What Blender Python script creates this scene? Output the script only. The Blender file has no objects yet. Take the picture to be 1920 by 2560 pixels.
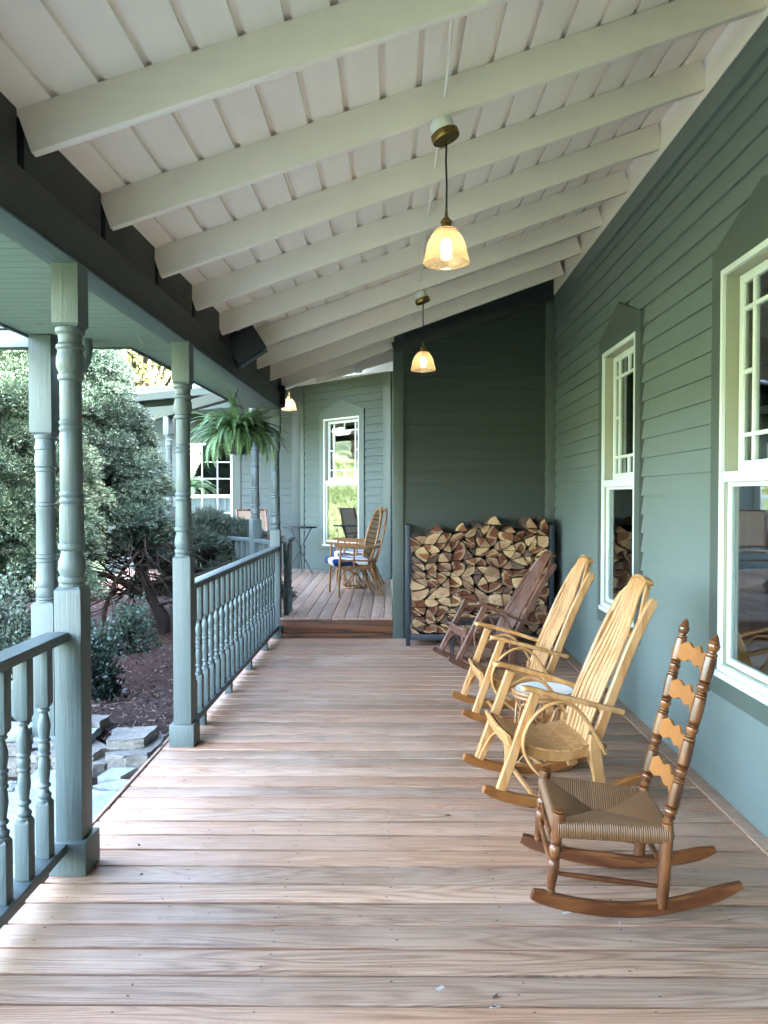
import bpy, bmesh, math, random
import numpy as np
from mathutils import Vector, Matrix
EXPOSURE = 6.15
random.seed(7)
rng = np.random.default_rng(11)
R = math.radians
sc = bpy.context.scene
col = sc.collection
V = Vector

# ------------------------------------------------------------------ materials
def nmat(name):
    m = bpy.data.materials.new(name); m.use_nodes = True
    nt = m.node_tree; nt.nodes.clear()
    return m, nt, nt.nodes, nt.links

class NT:
    def __init__(s, name):
        s.m, s.nt, s.n, s.l = nmat(name)
        s.out = s.n.new('ShaderNodeOutputMaterial')
    def node(s, t, **kw):
        n = s.n.new(t)
        for k, v in kw.items():
            if k.startswith('_'): setattr(n, k[1:], v)
            else: s.set(n.inputs[k.replace('_', ' ')], v)
        return n
    def set(s, inp, v):
        if hasattr(v, 'is_output') or isinstance(v, bpy.types.NodeSocket): s.l.new(v, inp)
        else: inp.default_value = v
    def coord(s, scale=(1, 1, 1), island=True, src='Object', rot=(0, 0, 0)):
        tc = s.node('ShaderNodeTexCoord')
        mp = s.node('ShaderNodeMapping', Scale=scale, Rotation=rot)
        o = tc.outputs[src]
        if island:
            g = s.node('ShaderNodeNewGeometry')
            mul = s.node('ShaderNodeVectorMath', _operation='SCALE'); 
            comb = s.node('ShaderNodeCombineXYZ', X=7.3, Y=11.7, Z=5.1)
            s.set(mul.inputs[0], comb.outputs[0]); s.set(mul.inputs['Scale'], g.outputs['Random Per Island'])
            add = s.node('ShaderNodeVectorMath', _operation='ADD')
            s.set(add.inputs[0], o); s.set(add.inputs[1], mul.outputs[0]); o = add.outputs[0]
        s.set(mp.inputs[0], o)
        return mp.outputs[0]
    def noise(s, vec, scale=5, detail=3, rough=.5, dist=0):
        n = s.node('ShaderNodeTexNoise', Scale=scale, Detail=detail, Roughness=rough, Distortion=dist)
        s.set(n.inputs['Vector'], vec); return n.outputs['Fac']
    def math(s, op, a, b=None, c=None, clamp=False):
        n = s.node('ShaderNodeMath', _operation=op, _use_clamp=clamp)
        s.set(n.inputs[0], a)
        if b is not None: s.set(n.inputs[1], b)
        if c is not None: s.set(n.inputs[2], c)
        return n.outputs[0]
    def mix(s, f, a, b, mode='MIX'):
        n = s.node('ShaderNodeMix', _data_type='RGBA', _blend_type=mode)
        s.set(n.inputs[0], f); s.set(n.inputs[6], a); s.set(n.inputs[7], b)
        return n.outputs[2]
    def ramp(s, f, pts):
        n = s.node('ShaderNodeValToRGB'); cr = n.color_ramp
        while len(cr.elements) > 1: cr.elements.remove(cr.elements[-1])
        for i, (p, c) in enumerate(pts):
            e = cr.elements[0] if i == 0 else cr.elements.new(p)
            e.position = p; e.color = c if len(c) == 4 else (*c, 1)
        s.set(n.inputs[0], f); return n.outputs[0]
    def attr(s, name): return s.node('ShaderNodeAttribute', _attribute_name=name)
    def bump(s, h, strength=.3, dist=.01):
        n = s.node('ShaderNodeBump', Strength=strength, Distance=dist); s.set(n.inputs['Height'], h); return n.outputs[0]
    def bsdf(s, color, rough=.5, spec=.5, normal=None, metal=0, **kw):
        b = s.node('ShaderNodeBsdfPrincipled')
        s.set(b.inputs['Base Color'], color); s.set(b.inputs['Roughness'], rough)
        s.set(b.inputs['Specular IOR Level'], spec); s.set(b.inputs['Metallic'], metal)
        if normal is not None: s.set(b.inputs['Normal'], normal)
        for k, v in kw.items(): s.set(b.inputs[k.replace('_', ' ')], v)
        s.b = b; return b.outputs[0]
    def done(s, sh): s.l.new(sh, s.out.inputs[0]); return s.m

def c4(c): return (*c, 1)
def sc_(c, k): return (c[0]*k, c[1]*k, c[2]*k, 1)

def paint(name, c, axis=2, grain=.35, rough=.45, spec=.45, var=.12, gs=1.0, specks=0):
    t = NT(name)
    s = [70*gs, 70*gs, 70*gs]; s[axis] = 3.0*gs
    v = t.coord(tuple(s))
    g = t.noise(v, 1, 3, .6, .8)
    big = t.noise(t.coord((1, 1, 1)), 3, 4, .6)
    g2 = t.noise(t.coord((1, 1, 1)), 90, 2, .5)
    f = t.math('ADD', t.math('MULTIPLY', g, .5), t.math('MULTIPLY', big, .5))
    colr = t.mix(f, sc_(c, 1-var*1.6), sc_(c, 1+var*1.6))
    if specks:
        vo = t.node('ShaderNodeTexVoronoi', Scale=specks); wv = t.coord((1, 1, 1), island=False)
        t.set(vo.inputs['Vector'], wv)
        wob = t.noise(wv, 60, 2)
        dd = t.math('ADD', vo.outputs['Distance'], t.math('MULTIPLY', wob, .06))
        sepc = t.node('ShaderNodeSeparateColor'); t.set(sepc.inputs[0], vo.outputs['Color'])
        on = t.math('GREATER_THAN', sepc.outputs[0], .80)
        sp = t.math('MULTIPLY', t.math('LESS_THAN', dd, t.math('MULTIPLY_ADD', sepc.outputs[1], .05, .045)), on)
        colr = t.mix(t.math('MULTIPLY', sp, .6), colr, (.20, .17, .14, 1))
        st = t.noise(t.coord((2.2, .5, 2.2), island=False), 1.6, 4, .65)
        colr = t.mix(t.math('MULTIPLY', t.math('SUBTRACT', st, .52, clamp=True), 1.1, clamp=True), colr, sc_((c[0], c[1]*.93, c[2]*.84), .80))
    h = t.math('ADD', g, t.math('MULTIPLY', g2, .25))
    return t.done(t.bsdf(colr, t.math('ADD', rough-.1, t.math('MULTIPLY', g, .2)), spec, t.bump(h, grain, .004)))

def wood(name, dark, mid, light, axis=0, freq=26, rough=.45, spec=.5, stretch=.9, cross=7.0, bump=.15, grey=None, pore=.35, knots=0, rw=.55, hv=.32):
    t = NT(name)
    s = [cross]*3; s[axis] = stretch
    v = t.coord(tuple(s))
    n0 = t.noise(v, 1.0, 2, .45, .3)
    if knots:
        k2 = [1.0]*3; k2[axis] = .30
        vo = t.node('ShaderNodeTexVoronoi', Scale=knots); t.set(vo.inputs['Vector'], t.coord(tuple(k2)))
        kd = vo.outputs['Distance']
        kn = t.math('SUBTRACT', 1.0, t.math('MULTIPLY', kd, 5.0), clamp=True)
        n0 = t.math('ADD', n0, t.math('MULTIPLY', t.math('MULTIPLY', kn, kn), .22))
    rings = t.math('SINE', t.math('MULTIPLY', n0, freq))
    rings = t.math('MULTIPLY_ADD', rings, .5, .5)
    rings = t.math('POWER', rings, 1.6)
    s2 = [160.0]*3; s2[axis] = 5.0
    fine = t.noise(t.coord(tuple(s2)), 1, 2, .6)
    s3 = [3.0]*3; s3[axis] = .7
    big = t.noise(t.coord(tuple(s3)), 1.5, 4, .6)
    s4 = [95.0]*3; s4[axis] = 1.6
    streak = t.math('MULTIPLY', t.math('SUBTRACT', t.noise(t.coord(tuple(s4)), 1, 2, .55), .54, clamp=True), 5.0, clamp=True)
    f = t.math('ADD', t.math('MULTIPLY', rings, rw), t.math('MULTIPLY', fine, pore))
    cr = t.ramp(f, [(0.05, light), (.45, mid), (.95, dark)])
    geo = t.node('ShaderNodeNewGeometry')
    k = t.math('MULTIPLY_ADD', geo.outputs['Random Per Island'], hv, 1-hv*.5)
    hsv = t.node('ShaderNodeHueSaturation'); t.set(hsv.inputs['Color'], cr); t.set(hsv.inputs['Value'], k)
    o = hsv.outputs[0]
    o = t.mix(t.math('MULTIPLY', streak, pore*1.3, clamp=True), o, c4(dark))
    if knots: o = t.mix(t.math('MULTIPLY', t.math('SUBTRACT', kn, .74, clamp=True), 4, clamp=True), o, sc_(dark, .55))
    if grey: o = t.mix(t.math('MULTIPLY', t.math('SUBTRACT', big, .42, clamp=True), 1.6, clamp=True), o, c4(grey))
    if grey:
        wv = t.coord((.9, .9, .9), island=False); wr = t.noise(wv, 1.1, 5, .62, .6)
        o = t.mix(t.math('MULTIPLY', t.math('SUBTRACT', wr, .50, clamp=True), 2.6, clamp=True), o, sc_(grey, 1.28))
        dk = t.noise(t.coord((1, 1, 1), island=False), 2.6, 5, .7)
        o = t.mix(t.math('MULTIPLY', t.math('SUBTRACT', dk, .56, clamp=True), 2.4, clamp=True), o, sc_(mid, .48))
        r2 = t.math('FRACT', t.math('MULTIPLY', geo.outputs['Random Per Island'], 7.13))
        o = t.mix(t.math('MULTIPLY', t.math('GREATER_THAN', r2, .72), .28), o, (mid[0]*1.05, mid[1]*.80, mid[2]*.66, 1))
    h = t.math('SUBTRACT', t.math('MULTIPLY', fine, .6), t.math('MULTIPLY', rings, .6))
    return t.done(t.bsdf(o, t.math('ADD', rough-.08, t.math('MULTIPLY', big, .2)), spec, t.bump(h, bump, .003)))

def plain(name, c, rough=.5, spec=.5, metal=0, var=.1, bs=40, bump=.05):
    t = NT(name)
    n = t.noise(t.coord((1, 1, 1)), bs, 3, .6)
    return t.done(t.bsdf(t.mix(n, sc_(c, 1-var), sc_(c, 1+var)), rough, spec, t.bump(n, bump, .003), metal))

GREEN = (.120, .152, .146)
M = {}
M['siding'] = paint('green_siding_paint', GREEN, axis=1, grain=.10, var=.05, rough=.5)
M['siding_shaded'] = paint('shaded_end_wall_siding', (.027, .037, .033), axis=0, grain=.10, var=.05, rough=.55)  # same siding paint, darkened to put the end wall's shade in the colour
M['siding_dimmed'] = paint('dimmed_siding_paint_x', (.062, .080, .071), axis=0, grain=.10, var=.05, rough=.55, spec=.3)  # the house siding paint again, dimmed by colour to offset strong skylight
M['trim'] = paint('dark_green_trim_paint', (.062, .080, .071), grain=.12, var=.08, rough=.5)
M['shaded_green'] = paint('shaded_beam_green', (.019, .021, .021), axis=1, grain=.12, var=.1, rough=.55)  # near-black tone paints in the shade on the green beam, blocking and frieze
M['post'] = paint('green_post_paint', (.066, .087, .086), axis=2, grain=.65, var=.15, rough=.5)
M['rail'] = paint('green_rail_paint', (.062, .085, .088), axis=1, grain=.6, var=.15, rough=.42)
M['soffit'] = paint('green_soffit_paint', (.15, .20, .175), axis=0, grain=.1, var=.05, rough=.5)
M['cream'] = paint('cream_ceiling_paint', (.84, .765, .655), axis=0, grain=.10, var=.045, rough=.55, gs=.5, specks=4)
M['cream_y'] = paint('cream_plank_paint', (.85, .765, .67), axis=1, grain=.10, var=.045, rough=.6, gs=.5, specks=9)
M['jamb'] = paint('tan_jamb_paint', (.27, .27, .20), grain=.1, var=.1, rough=.5)
M['white'] = paint('white_window_paint', (.60, .645, .645), grain=.04, var=.03, rough=.4, gs=.4)
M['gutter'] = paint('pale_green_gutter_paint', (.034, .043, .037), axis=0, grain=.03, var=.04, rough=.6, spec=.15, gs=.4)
M['deck'] = wood('weathered_deck_wood', (.105, .048, .029), (.325, .188, .118), (.43, .280, .200), axis=0, freq=150, stretch=.45, cross=6.5, rough=.43, grey=(.37, .268, .21), bump=.5, pore=.62, knots=2.3, rw=.36, hv=.5)
M['deck_y'] = wood('weathered_deck_wood_y', (.13, .066, .046), (.33, .205, .145), (.43, .295, .225), axis=1, freq=120, stretch=.45, cross=6.5, rough=.45, grey=(.36, .27, .225), bump=.5, pore=.5, knots=2.3, rw=.42)
M['riser'] = wood('stained_riser_wood', (.022, .008, .004), (.12, .043, .018), (.20, .075, .03), axis=0, freq=46, stretch=.5, cross=7, rough=.4, bump=.2)
M['oak'] = wood('golden_oak', (.19, .075, .022), (.36, .165, .052), (.46, .245, .098), axis=2, freq=26, stretch=1.2, cross=10, rough=.34, bump=.06, pore=.10, rw=.42)
M['hickory'] = wood('dark_walnut', (.036, .013, .007), (.095, .036, .021), (.165, .075, .048), axis=2, freq=26, stretch=1.2, cross=10, rough=.28, bump=.05, pore=.10, rw=.42)
M['maple'] = wood('amber_maple', (.042, .012, .003), (.118, .037, .0095), (.18, .066, .018), axis=2, freq=14, stretch=2, cross=9, rough=.27, spec=.55, bump=.04, pore=.3)
M['slat'] = wood('honey_maple', (.12, .038, .008), (.215, .074, .017), (.27, .105, .028), axis=1, freq=10, stretch=3, cross=8, rough=.3, bump=.03, pore=.2)
M['runner'] = wood('brown_runner_wood', (.040, .011, .004), (.110, .034, .010), (.165, .060, .019), axis=0, freq=18, stretch=2, cross=10, rough=.3, bump=.04, pore=.3)
M['rattan'] = wood('rattan_cane', (.09, .034, .011), (.255, .112, .040), (.38, .20, .082), axis=2, freq=10, stretch=9, cross=14, rough=.38, bump=.1, pore=.4)
M['bark'] = plain('tree_bark', (.014, .010, .008), .9, .2, var=.5, bs=30, bump=.8)
M['black'] = plain('black_steel', (.012, .014, .018), .42, .5, var=.2)
M['navy'] = plain('dark_navy_steel', (.010, .017, .030), .45, .5, var=.2)
M['brass'] = plain('aged_brass', (.26, .17, .06), .32, .5, 1, var=.15, bs=60)
M['porcelain'] = plain('white_porcelain', (.78, .77, .70), .35, .5, var=.04)
M['cord'] = plain('black_cord', (.02, .019, .018), .7, .3, var=.2)
M['blackplastic'] = plain('black_plastic', (.012, .012, .013), .5, .4, var=.2)
M['potplastic'] = plain('dark_teal_plastic', (.012, .022, .028), .4, .5, var=.2)
M['flake'] = plain('pale_flake', (.52, .50, .47), .6)
M['tag'] = plain('white_tag', (.75, .75, .7), .5)
M['cloth'] = plain('white_curtain_cloth', (.78, .80, .84), .85, .2, var=.05)
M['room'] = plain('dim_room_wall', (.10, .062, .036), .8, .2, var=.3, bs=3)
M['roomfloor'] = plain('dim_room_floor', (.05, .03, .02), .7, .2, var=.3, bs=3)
M['nail'] = plain('nail_head', (.02, .013, .010), .6)

def mk_glass():
    t = NT('window_glass')
    fr = t.node('ShaderNodeFresnel', IOR=1.75)
    f = t.math('MULTIPLY_ADD', fr.outputs[0], .9, .06, clamp=True)
    n = t.noise(t.coord((1, 1, 1), island=False), 2.2, 2)
    gl = t.node('ShaderNodeBsdfGlossy', Roughness=.015, Color=(.93, .97, .96, 1)); t.set(gl.inputs['Normal'], t.bump(n, .05, .02))
    tr = t.node('ShaderNodeBsdfTransparent', Color=(.80, .84, .82, 1))
    mx = t.node('ShaderNodeMixShader'); t.set(mx.inputs[0], f); t.set(mx.inputs[1], tr.outputs[0]); t.set(mx.inputs[2], gl.outputs[0])
    return t.done(mx.outputs[0])
M['glass'] = mk_glass()
def mk_tabletop():
    t = NT('white_table_glass')
    return t.done(t.bsdf((.74, .80, .84, 1), .08, .6))
M['tableglass'] = mk_tabletop()

def mk_shade():
    t = NT('ribbed_amber_glass')
    tc = t.node('ShaderNodeTexCoord'); sp = t.node('ShaderNodeSeparateXYZ'); t.set(sp.inputs[0], tc.outputs['Object'])
    ang = t.math('ARCTAN2', sp.outputs[1], sp.outputs[0])
    rib = t.math('MULTIPLY_ADD', t.math('SINE', t.math('MULTIPLY', ang, 46)), .5, .5)
    rng_ = t.math('MULTIPLY_ADD', t.math('SINE', t.math('MULTIPLY', sp.outputs[2], 820)), .5, .5)
    f = t.math('MULTIPLY_ADD', t.math('MAXIMUM', rib, rng_), .42, .05, clamp=True)
    trl = t.node('ShaderNodeBsdfTranslucent', Color=(.96, .79, .58, 1))
    dif = t.node('ShaderNodeBsdfDiffuse', Color=(.90, .74, .56, 1))
    m0 = t.node('ShaderNodeMixShader'); t.set(m0.inputs[0], .3); t.set(m0.inputs[1], trl.outputs[0]); t.set(m0.inputs[2], dif.outputs[0])
    tr = t.node('ShaderNodeBsdfTransparent', Color=(1, .91, .78, 1))
    m1 = t.node('ShaderNodeMixShader'); t.set(m1.inputs[0], f); t.set(m1.inputs[1], tr.outputs[0]); t.set(m1.inputs[2], m0.outputs[0])
    gl = t.node('ShaderNodeBsdfGlossy', Roughness=.12); m2 = t.node('ShaderNodeMixShader'); t.set(m2.inputs[0], .07)
    t.set(m2.inputs[1], m1.outputs[0]); t.set(m2.inputs[2], gl.outputs[0])
    return t.done(m2.outputs[0])
M['shade'] = mk_shade()
def mk_bulb():
    t = NT('lit_filament_bulb')
    e = t.node('ShaderNodeEmission', Color=(1, .78, .52, 1), Strength=BULB)
    return t.done(e.outputs[0])
BULB = .42
M['bulb'] = mk_bulb()

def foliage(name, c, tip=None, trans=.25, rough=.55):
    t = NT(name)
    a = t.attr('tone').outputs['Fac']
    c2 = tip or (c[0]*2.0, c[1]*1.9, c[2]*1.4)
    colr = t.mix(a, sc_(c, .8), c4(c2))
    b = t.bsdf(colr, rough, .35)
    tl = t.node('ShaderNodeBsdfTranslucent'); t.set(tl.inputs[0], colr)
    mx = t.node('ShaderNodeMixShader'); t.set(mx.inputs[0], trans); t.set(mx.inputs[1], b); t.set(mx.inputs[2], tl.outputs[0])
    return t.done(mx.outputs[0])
M['spruce'] = foliage('spruce_needles', (.009, .023, .017), (.072, .122, .088), .10)
M['arbor'] = foliage('pale_conifer_needles', (.014, .032, .021), (.095, .150, .095), .12)
M['juniper'] = foliage('juniper_sprays', (.018, .030, .021), (.075, .105, .072), .12)
M['boxwood'] = foliage('boxwood_leaves', (.014, .028, .018), (.075, .105, .072), .12, .4)
M['holly'] = foliage('dark_holly_leaves', (.007, .018, .014), (.038, .066, .050), .1, .35)
M['fern'] = foliage('fern_pinnae', (.045, .10, .034), (.23, .36, .17), .35, .45)
M['maple_leaf'] = foliage('deciduous_leaves', (.10, .16, .05), (.24, .28, .10), .4)
M['autumn_leaf'] = foliage('autumn_leaves', (.22, .16, .06), (.38, .28, .12), .4)

def mk_ground(name, a, b, scale=6, bump=.6, rough=.95):
    t = NT(name)
    n = t.noise(t.coord((1, 1, 1), island=False), scale, 6, .65)
    n2 = t.noise(t.coord((1, 1, 1), island=False), scale*9, 3, .6)
    f = t.math('ADD', t.math('MULTIPLY', n, .6), t.math('MULTIPLY', n2, .4))
    return t.done(t.bsdf(t.ramp(f, [(.3, a), (.7, b)]), rough, .2, t.bump(f, bump, .03)))
M['mulch'] = mk_ground('mulch_bed', (.010, .005, .004), (.050, .024, .017), 18)
M['lawn'] = mk_ground('lawn_turf', (.05, .075, .03), (.16, .19, .09), 1.1, .9)
M['soil'] = mk_ground('bare_ground', (.09, .08, .06), (.22, .21, .18), 5)
M['gravelbed'] = mk_ground('gravel_bed', (.12, .13, .14), (.36, .38, .40), 50, .8)
def mk_stone(name, a, b, c, scale=5):
    t = NT(name)
    v = t.coord((1, 1, 1))
    n = t.noise(v, scale, 6, .65); n2 = t.noise(v, scale*8, 4, .6)
    f = t.math('ADD', t.math('MULTIPLY', n, .65), t.math('MULTIPLY', n2, .35))
    return t.done(t.bsdf(t.ramp(f, [(.3, a), (.5, b), (.7, c)]), .75, .35, t.bump(f, .7, .02)))
M['stone'] = mk_stone('grey_fieldstone', (.055, .05, .045), (.125, .115, .103), (.21, .197, .178))
M['slab'] = mk_stone('pale_bluestone', (.11, .13, .14), (.19, .215, .225), (.27, .30, .305), 4)
M['concrete'] = mk_stone('pale_concrete', (.50, .47, .43), (.56, .53, .49), (.62, .6, .56), 3)
def mk_shingle():
    t = NT('grey_roof_shingles')
    br = t.node('ShaderNodeTexBrick', Color1=(.035, .04, .05, 1), Color2=(.085, .09, .105, 1), Mortar=(.012, .012, .015, 1), Scale=1.0)
    for k, v in (('Brick Width', .22), ('Row Height', .09), ('Mortar Size', .006)): br.inputs[k].default_value = v
    t.set(br.inputs['Vector'], t.coord((1, 1, 1), island=False))
    return t.done(t.bsdf(br.outputs[0], .9, .2, t.bump(br.outputs['Fac'], .4, .01)))
M['shingle'] = mk_shingle()

def mk_log(name, heart, sap, bark):
    t = NT(name)
    a = t.attr('rad').outputs['Fac']          # 0 heart .. 1 bark edge
    oi = t.node('ShaderNodeObjectInfo')
    v = t.coord((1, 1, 1), island=False)
    n = t.noise(v, 14, 4, .6)
    fine = t.noise(t.coord((1, 6, 1), island=False), 60, 3, .7)
    aa = t.math('ADD', a, t.math('MULTIPLY', t.math('SUBTRACT', n, .5), .16))
    ring = t.math('MULTIPLY_ADD', t.math('SINE', t.math('MULTIPLY', aa, 62)), .5, .5)
    base = t.ramp(aa, [(0, sc_(heart, .85)), (.45, c4(heart)), (.72, sc_(heart, 1.1)), (.80, c4(sap)), (.965, c4(sap)), (.99, c4(bark))])
    o = t.mix(t.math('MULTIPLY', ring, .30), base, sc_(heart, .45))
    o = t.mix(t.math('MULTIPLY', t.math('SUBTRACT', fine, .38, clamp=True), 1.7, clamp=True), o, sc_(heart, .35))
    stn = t.noise(t.coord((1, 1, 1), island=False), 22, 4, .7)
    o = t.mix(t.math('MULTIPLY', t.math('SUBTRACT', stn, .5, clamp=True), 2.2, clamp=True), o, sc_(heart, .42))
    hsv = t.node('ShaderNodeHueSaturation'); t.set(hsv.inputs['Color'], o)
    t.set(hsv.inputs['Value'], t.math('MULTIPLY_ADD', oi.outputs['Random'], .75, .55))
    t.set(hsv.inputs['Hue'], t.math('MULTIPLY_ADD', oi.outputs['Random'], .02, .49))
    return t.done(t.bsdf(hsv.outputs[0], .8, .25, t.bump(t.math('ADD', fine, stn), .9, .008)))
M['log_pale'] = mk_log('pale_split_log', (.40, .235, .130), (.46, .31, .185), (.09, .055, .04))
M['log_red'] = mk_log('red_heart_log', (.165, .055, .024), (.42, .28, .165), (.08, .05, .035))
M['log_dark'] = mk_log('dark_bark_log', (.10, .058, .042), (.14, .085, .065), (.05, .035, .03))

def mk_rush():
    t = NT('woven_rush')
    s = t.attr('strand').outputs['Fac']
    n = t.noise(t.coord((1, 1, 1), island=False), 30, 3, .6)
    w = t.math('SINE', t.math('MULTIPLY_ADD', n, 2.2, t.math('MULTIPLY', s, 780)))
    w = t.math('MULTIPLY_ADD', w, .5, .5)
    n2 = t.noise(t.coord((1, 1, 1), island=False), 9, 4, .6)
    n3 = t.node('ShaderNodeTexNoise', _noise_dimensions='1D', Scale=420.0, Detail=1.0); t.set(n3.inputs['W'], s)
    f = t.math('ADD', t.math('MULTIPLY', w, .26), t.math('ADD', t.math('MULTIPLY', n3.outputs[0], .85), t.math('MULTIPLY', n2, .25)))
    c = t.ramp(f, [(.35, (.036, .013, .005, 1)), (.62, (.130, .052, .018, 1)), (.95, (.33, .175, .078, 1))])
    return t.done(t.bsdf(c, .42, .45, t.bump(w, .8, .004)))
M['rush'] = mk_rush()
def mk_weave(name, a, b, sc1):
    t = NT(name)
    ch = t.node('ShaderNodeTexBrick', Color1=c4(a), Color2=sc_(a, .7), Mortar=c4(b), Scale=1.0)
    for k, v in (('Brick Width', sc1*2), ('Row Height', sc1), ('Mortar Size', sc1*.12)): ch.inputs[k].default_value = v
    t.set(ch.inputs['Vector'], t.coord((1, 1, 1), island=False, rot=(R(90), 0, R(90))))
    return t.done(t.bsdf(ch.outputs[0], .6, .3, t.bump(ch.outputs['Fac'], -.8, .006)))
M['weave'] = mk_weave('woven_cane_panel', (.40, .24, .11), (.05, .025, .01), .016)
def mk_herring():
    t = NT('herringbone_woven_bark')
    tc = t.node('ShaderNodeTexCoord'); sp = t.node('ShaderNodeSeparateXYZ'); t.set(sp.inputs[0], tc.outputs['Object'])
    y = t.math('PINGPONG', sp.outputs[1], .045)
    w = t.math('SINE', t.math('MULTIPLY', t.math('ADD', t.math('MULTIPLY', y, 1.3), sp.outputs[2]), 260))
    c = t.ramp(t.math('MULTIPLY_ADD', w, .5, .5), [(.2, (.16, .10, .06, 1)), (.6, (.52, .40, .28, 1))])
    return t.done(t.bsdf(c, .65, .3, t.bump(w, .5, .004)))
M['herring'] = mk_herring()
def mk_cushion():
    t = NT('blue_white_cushion')
    n = t.noise(t.coord((1, 1, 1), island=False), 2.6, 1, .4, 1.0)
    w = t.math('GREATER_THAN', t.math('SINE', t.math('MULTIPLY', n, 15)), .5)
    return t.done(t.bsdf(t.mix(w, (.72, .74, .76, 1), (.016, .042, .17, 1)), .85, .2))
M['cushion'] = mk_cushion()

# ------------------------------------------------------------------ mesh helpers
def nb(): return bmesh.new()
def box(bm, lo, hi, bev=0, X=None):
    lo = [min(a, b) for a, b in zip(lo, hi)], [max(a, b) for a, b in zip(lo, hi)]
    l, h = lo
    vs = [bm.verts.new((x, y, z)) for x in (l[0], h[0]) for y in (l[1], h[1]) for z in (l[2], h[2])]
    fs = [(0, 1, 3, 2), (4, 6, 7, 5), (0, 4, 5, 1), (2, 3, 7, 6), (0, 2, 6, 4), (1, 5, 7, 3)]
    faces = [bm.faces.new([vs[i] for i in f]) for f in fs]
    if bev > 0:
        es = list({e for f in faces for e in f.edges})
        r = bmesh.ops.bevel(bm, geom=es, offset=bev, segments=2, affect='EDGES', profile=.6)
        vs = list({v for f in r['faces'] for v in f.verts} | {v for v in vs if v.is_valid})
    if X is not None: bmesh.ops.transform(bm, matrix=X, verts=[v for v in vs if v.is_valid])
    return vs
def frame(d, up=(0, 0, 1)):
    d = V(d).normalized(); up = V(up)
    if abs(d.dot(up.normalized())) > .999: up = V((0, 1, 0))
    s = d.cross(up).normalized(); u = s.cross(d).normalized()
    return d, s, u
def obox(bm, p0, p1, w, h, up=(0, 0, 1), bev=0):
    p0 = V(p0); p1 = V(p1); d, s, u = frame(p1-p0, up)
    X = Matrix(((d.x, s.x, u.x, p0.x), (d.y, s.y, u.y, p0.y), (d.z, s.z, u.z, p0.z), (0, 0, 0, 1)))
    return box(bm, (0, -w/2, -h/2), ((p1-p0).length, w/2, h/2), bev, X)
def sweep(bm, pts, sec, side=None, closed=False, scale=None, caps=True):
    """sec: 2-D outline (a along side axis, b along normal)."""
    pts = [V(p) for p in pts]; n = len(pts); rings = []; ps = None
    for i, p in enumerate(pts):
        a = pts[(i-1) % n] if (closed or i > 0) else p
        b = pts[(i+1) % n] if (closed or i < n-1) else p
        t = (b-a).normalized()
        if side is not None: s = V(side); s = (s-t*s.dot(t)).normalized()
        elif ps is None: _, s, _ = frame(t)
        else: s = (ps-t*ps.dot(t)).normalized()
        ps = s; u = t.cross(s)
        k = 1 if scale is None else (scale[i] if not callable(scale) else scale(i/(n-1)))
        ka, kb = k if isinstance(k, tuple) else (k, k)
        rings.append([bm.verts.new(p+s*(x*ka)+u*(y*kb)) for x, y in sec])
    m = len(sec)
    for i in range(n if closed else n-1):
        A, B = rings[i], rings[(i+1) % n]
        for j in range(m): bm.faces.new((A[j], A[(j+1) % m], B[(j+1) % m], B[j]))
    if caps and not closed:
        bm.faces.new(rings[0][::-1]); bm.faces.new(rings[-1])
    return rings
def circ(r, n=8, r2=None): return [(r*math.cos(2*math.pi*i/n), (r2 or r)*math.sin(2*math.pi*i/n)) for i in range(n)]
def rect(w, h, c=.25):
    k = min(w, h)*c*.5; a, b = w/2, h/2
    return [(a-k, -b), (a, -b+k), (a, b-k), (a-k, b), (-a+k, b), (-a, b-k), (-a, -b+k), (-a+k, -b)]
def tube(bm, pts, r, n=8, closed=False, side=None, scale=None): return sweep(bm, pts, circ(r, n), side, closed, scale)
def spline(ctrl, n=24, closed=False):
    P = [V(p) for p in ctrl]; k = len(P); out = []
    segs = k if closed else k-1
    per = max(2, n//segs)
    for i in range(segs):
        g = (lambda j: P[j % k]) if closed else (lambda j: P[max(0, min(k-1, j))])
        p0, p1, p2, p3 = g(i-1), g(i), g(i+1), g(i+2)
        for j in range(per):
            t = j/per
            out.append(.5*((2*p1)+(p2-p0)*t+(2*p0-5*p1+4*p2-p3)*t*t+(3*p1-p0-3*p2+p3)*t**3))
    if not closed: out.append(P[-1])
    return out
def lathe(bm, prof, n=24, X=None, cap=True):
    rings = []
    for r, z in prof: rings.append([bm.verts.new((r*math.cos(2*math.pi*i/n), r*math.sin(2*math.pi*i/n), z)) for i in range(n)])
    for a, b in zip(rings, rings[1:]):
        for i in range(n): bm.faces.new((a[i], a[(i+1) % n], b[(i+1) % n], b[i]))
    if cap: bm.faces.new(rings[0][::-1]); bm.faces.new(rings[-1])
    if X is not None: bmesh.ops.transform(bm, matrix=X, verts=[v for r in rings for v in r])
def lathe_on(bm, prof, p0, p1, n=16):
    """profile (r, t in 0..1) turned about the line p0-p1"""
    p0 = V(p0); p1 = V(p1); d, s, u = frame(p1-p0, (1, 0, 0)); L = (p1-p0).length
    X = Matrix(((s.x, u.x, d.x, p0.x), (s.y, u.y, d.y, p0.y), (s.z, u.z, d.z, p0.z), (0, 0, 0, 1)))
    if X.determinant() < 0: X = Matrix(((u.x, s.x, d.x, p0.x), (u.y, s.y, d.y, p0.y), (u.z, s.z, d.z, p0.z), (0, 0, 0, 1)))
    lathe(bm, [(r, t*L) for r, t in prof], n, X)
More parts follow.
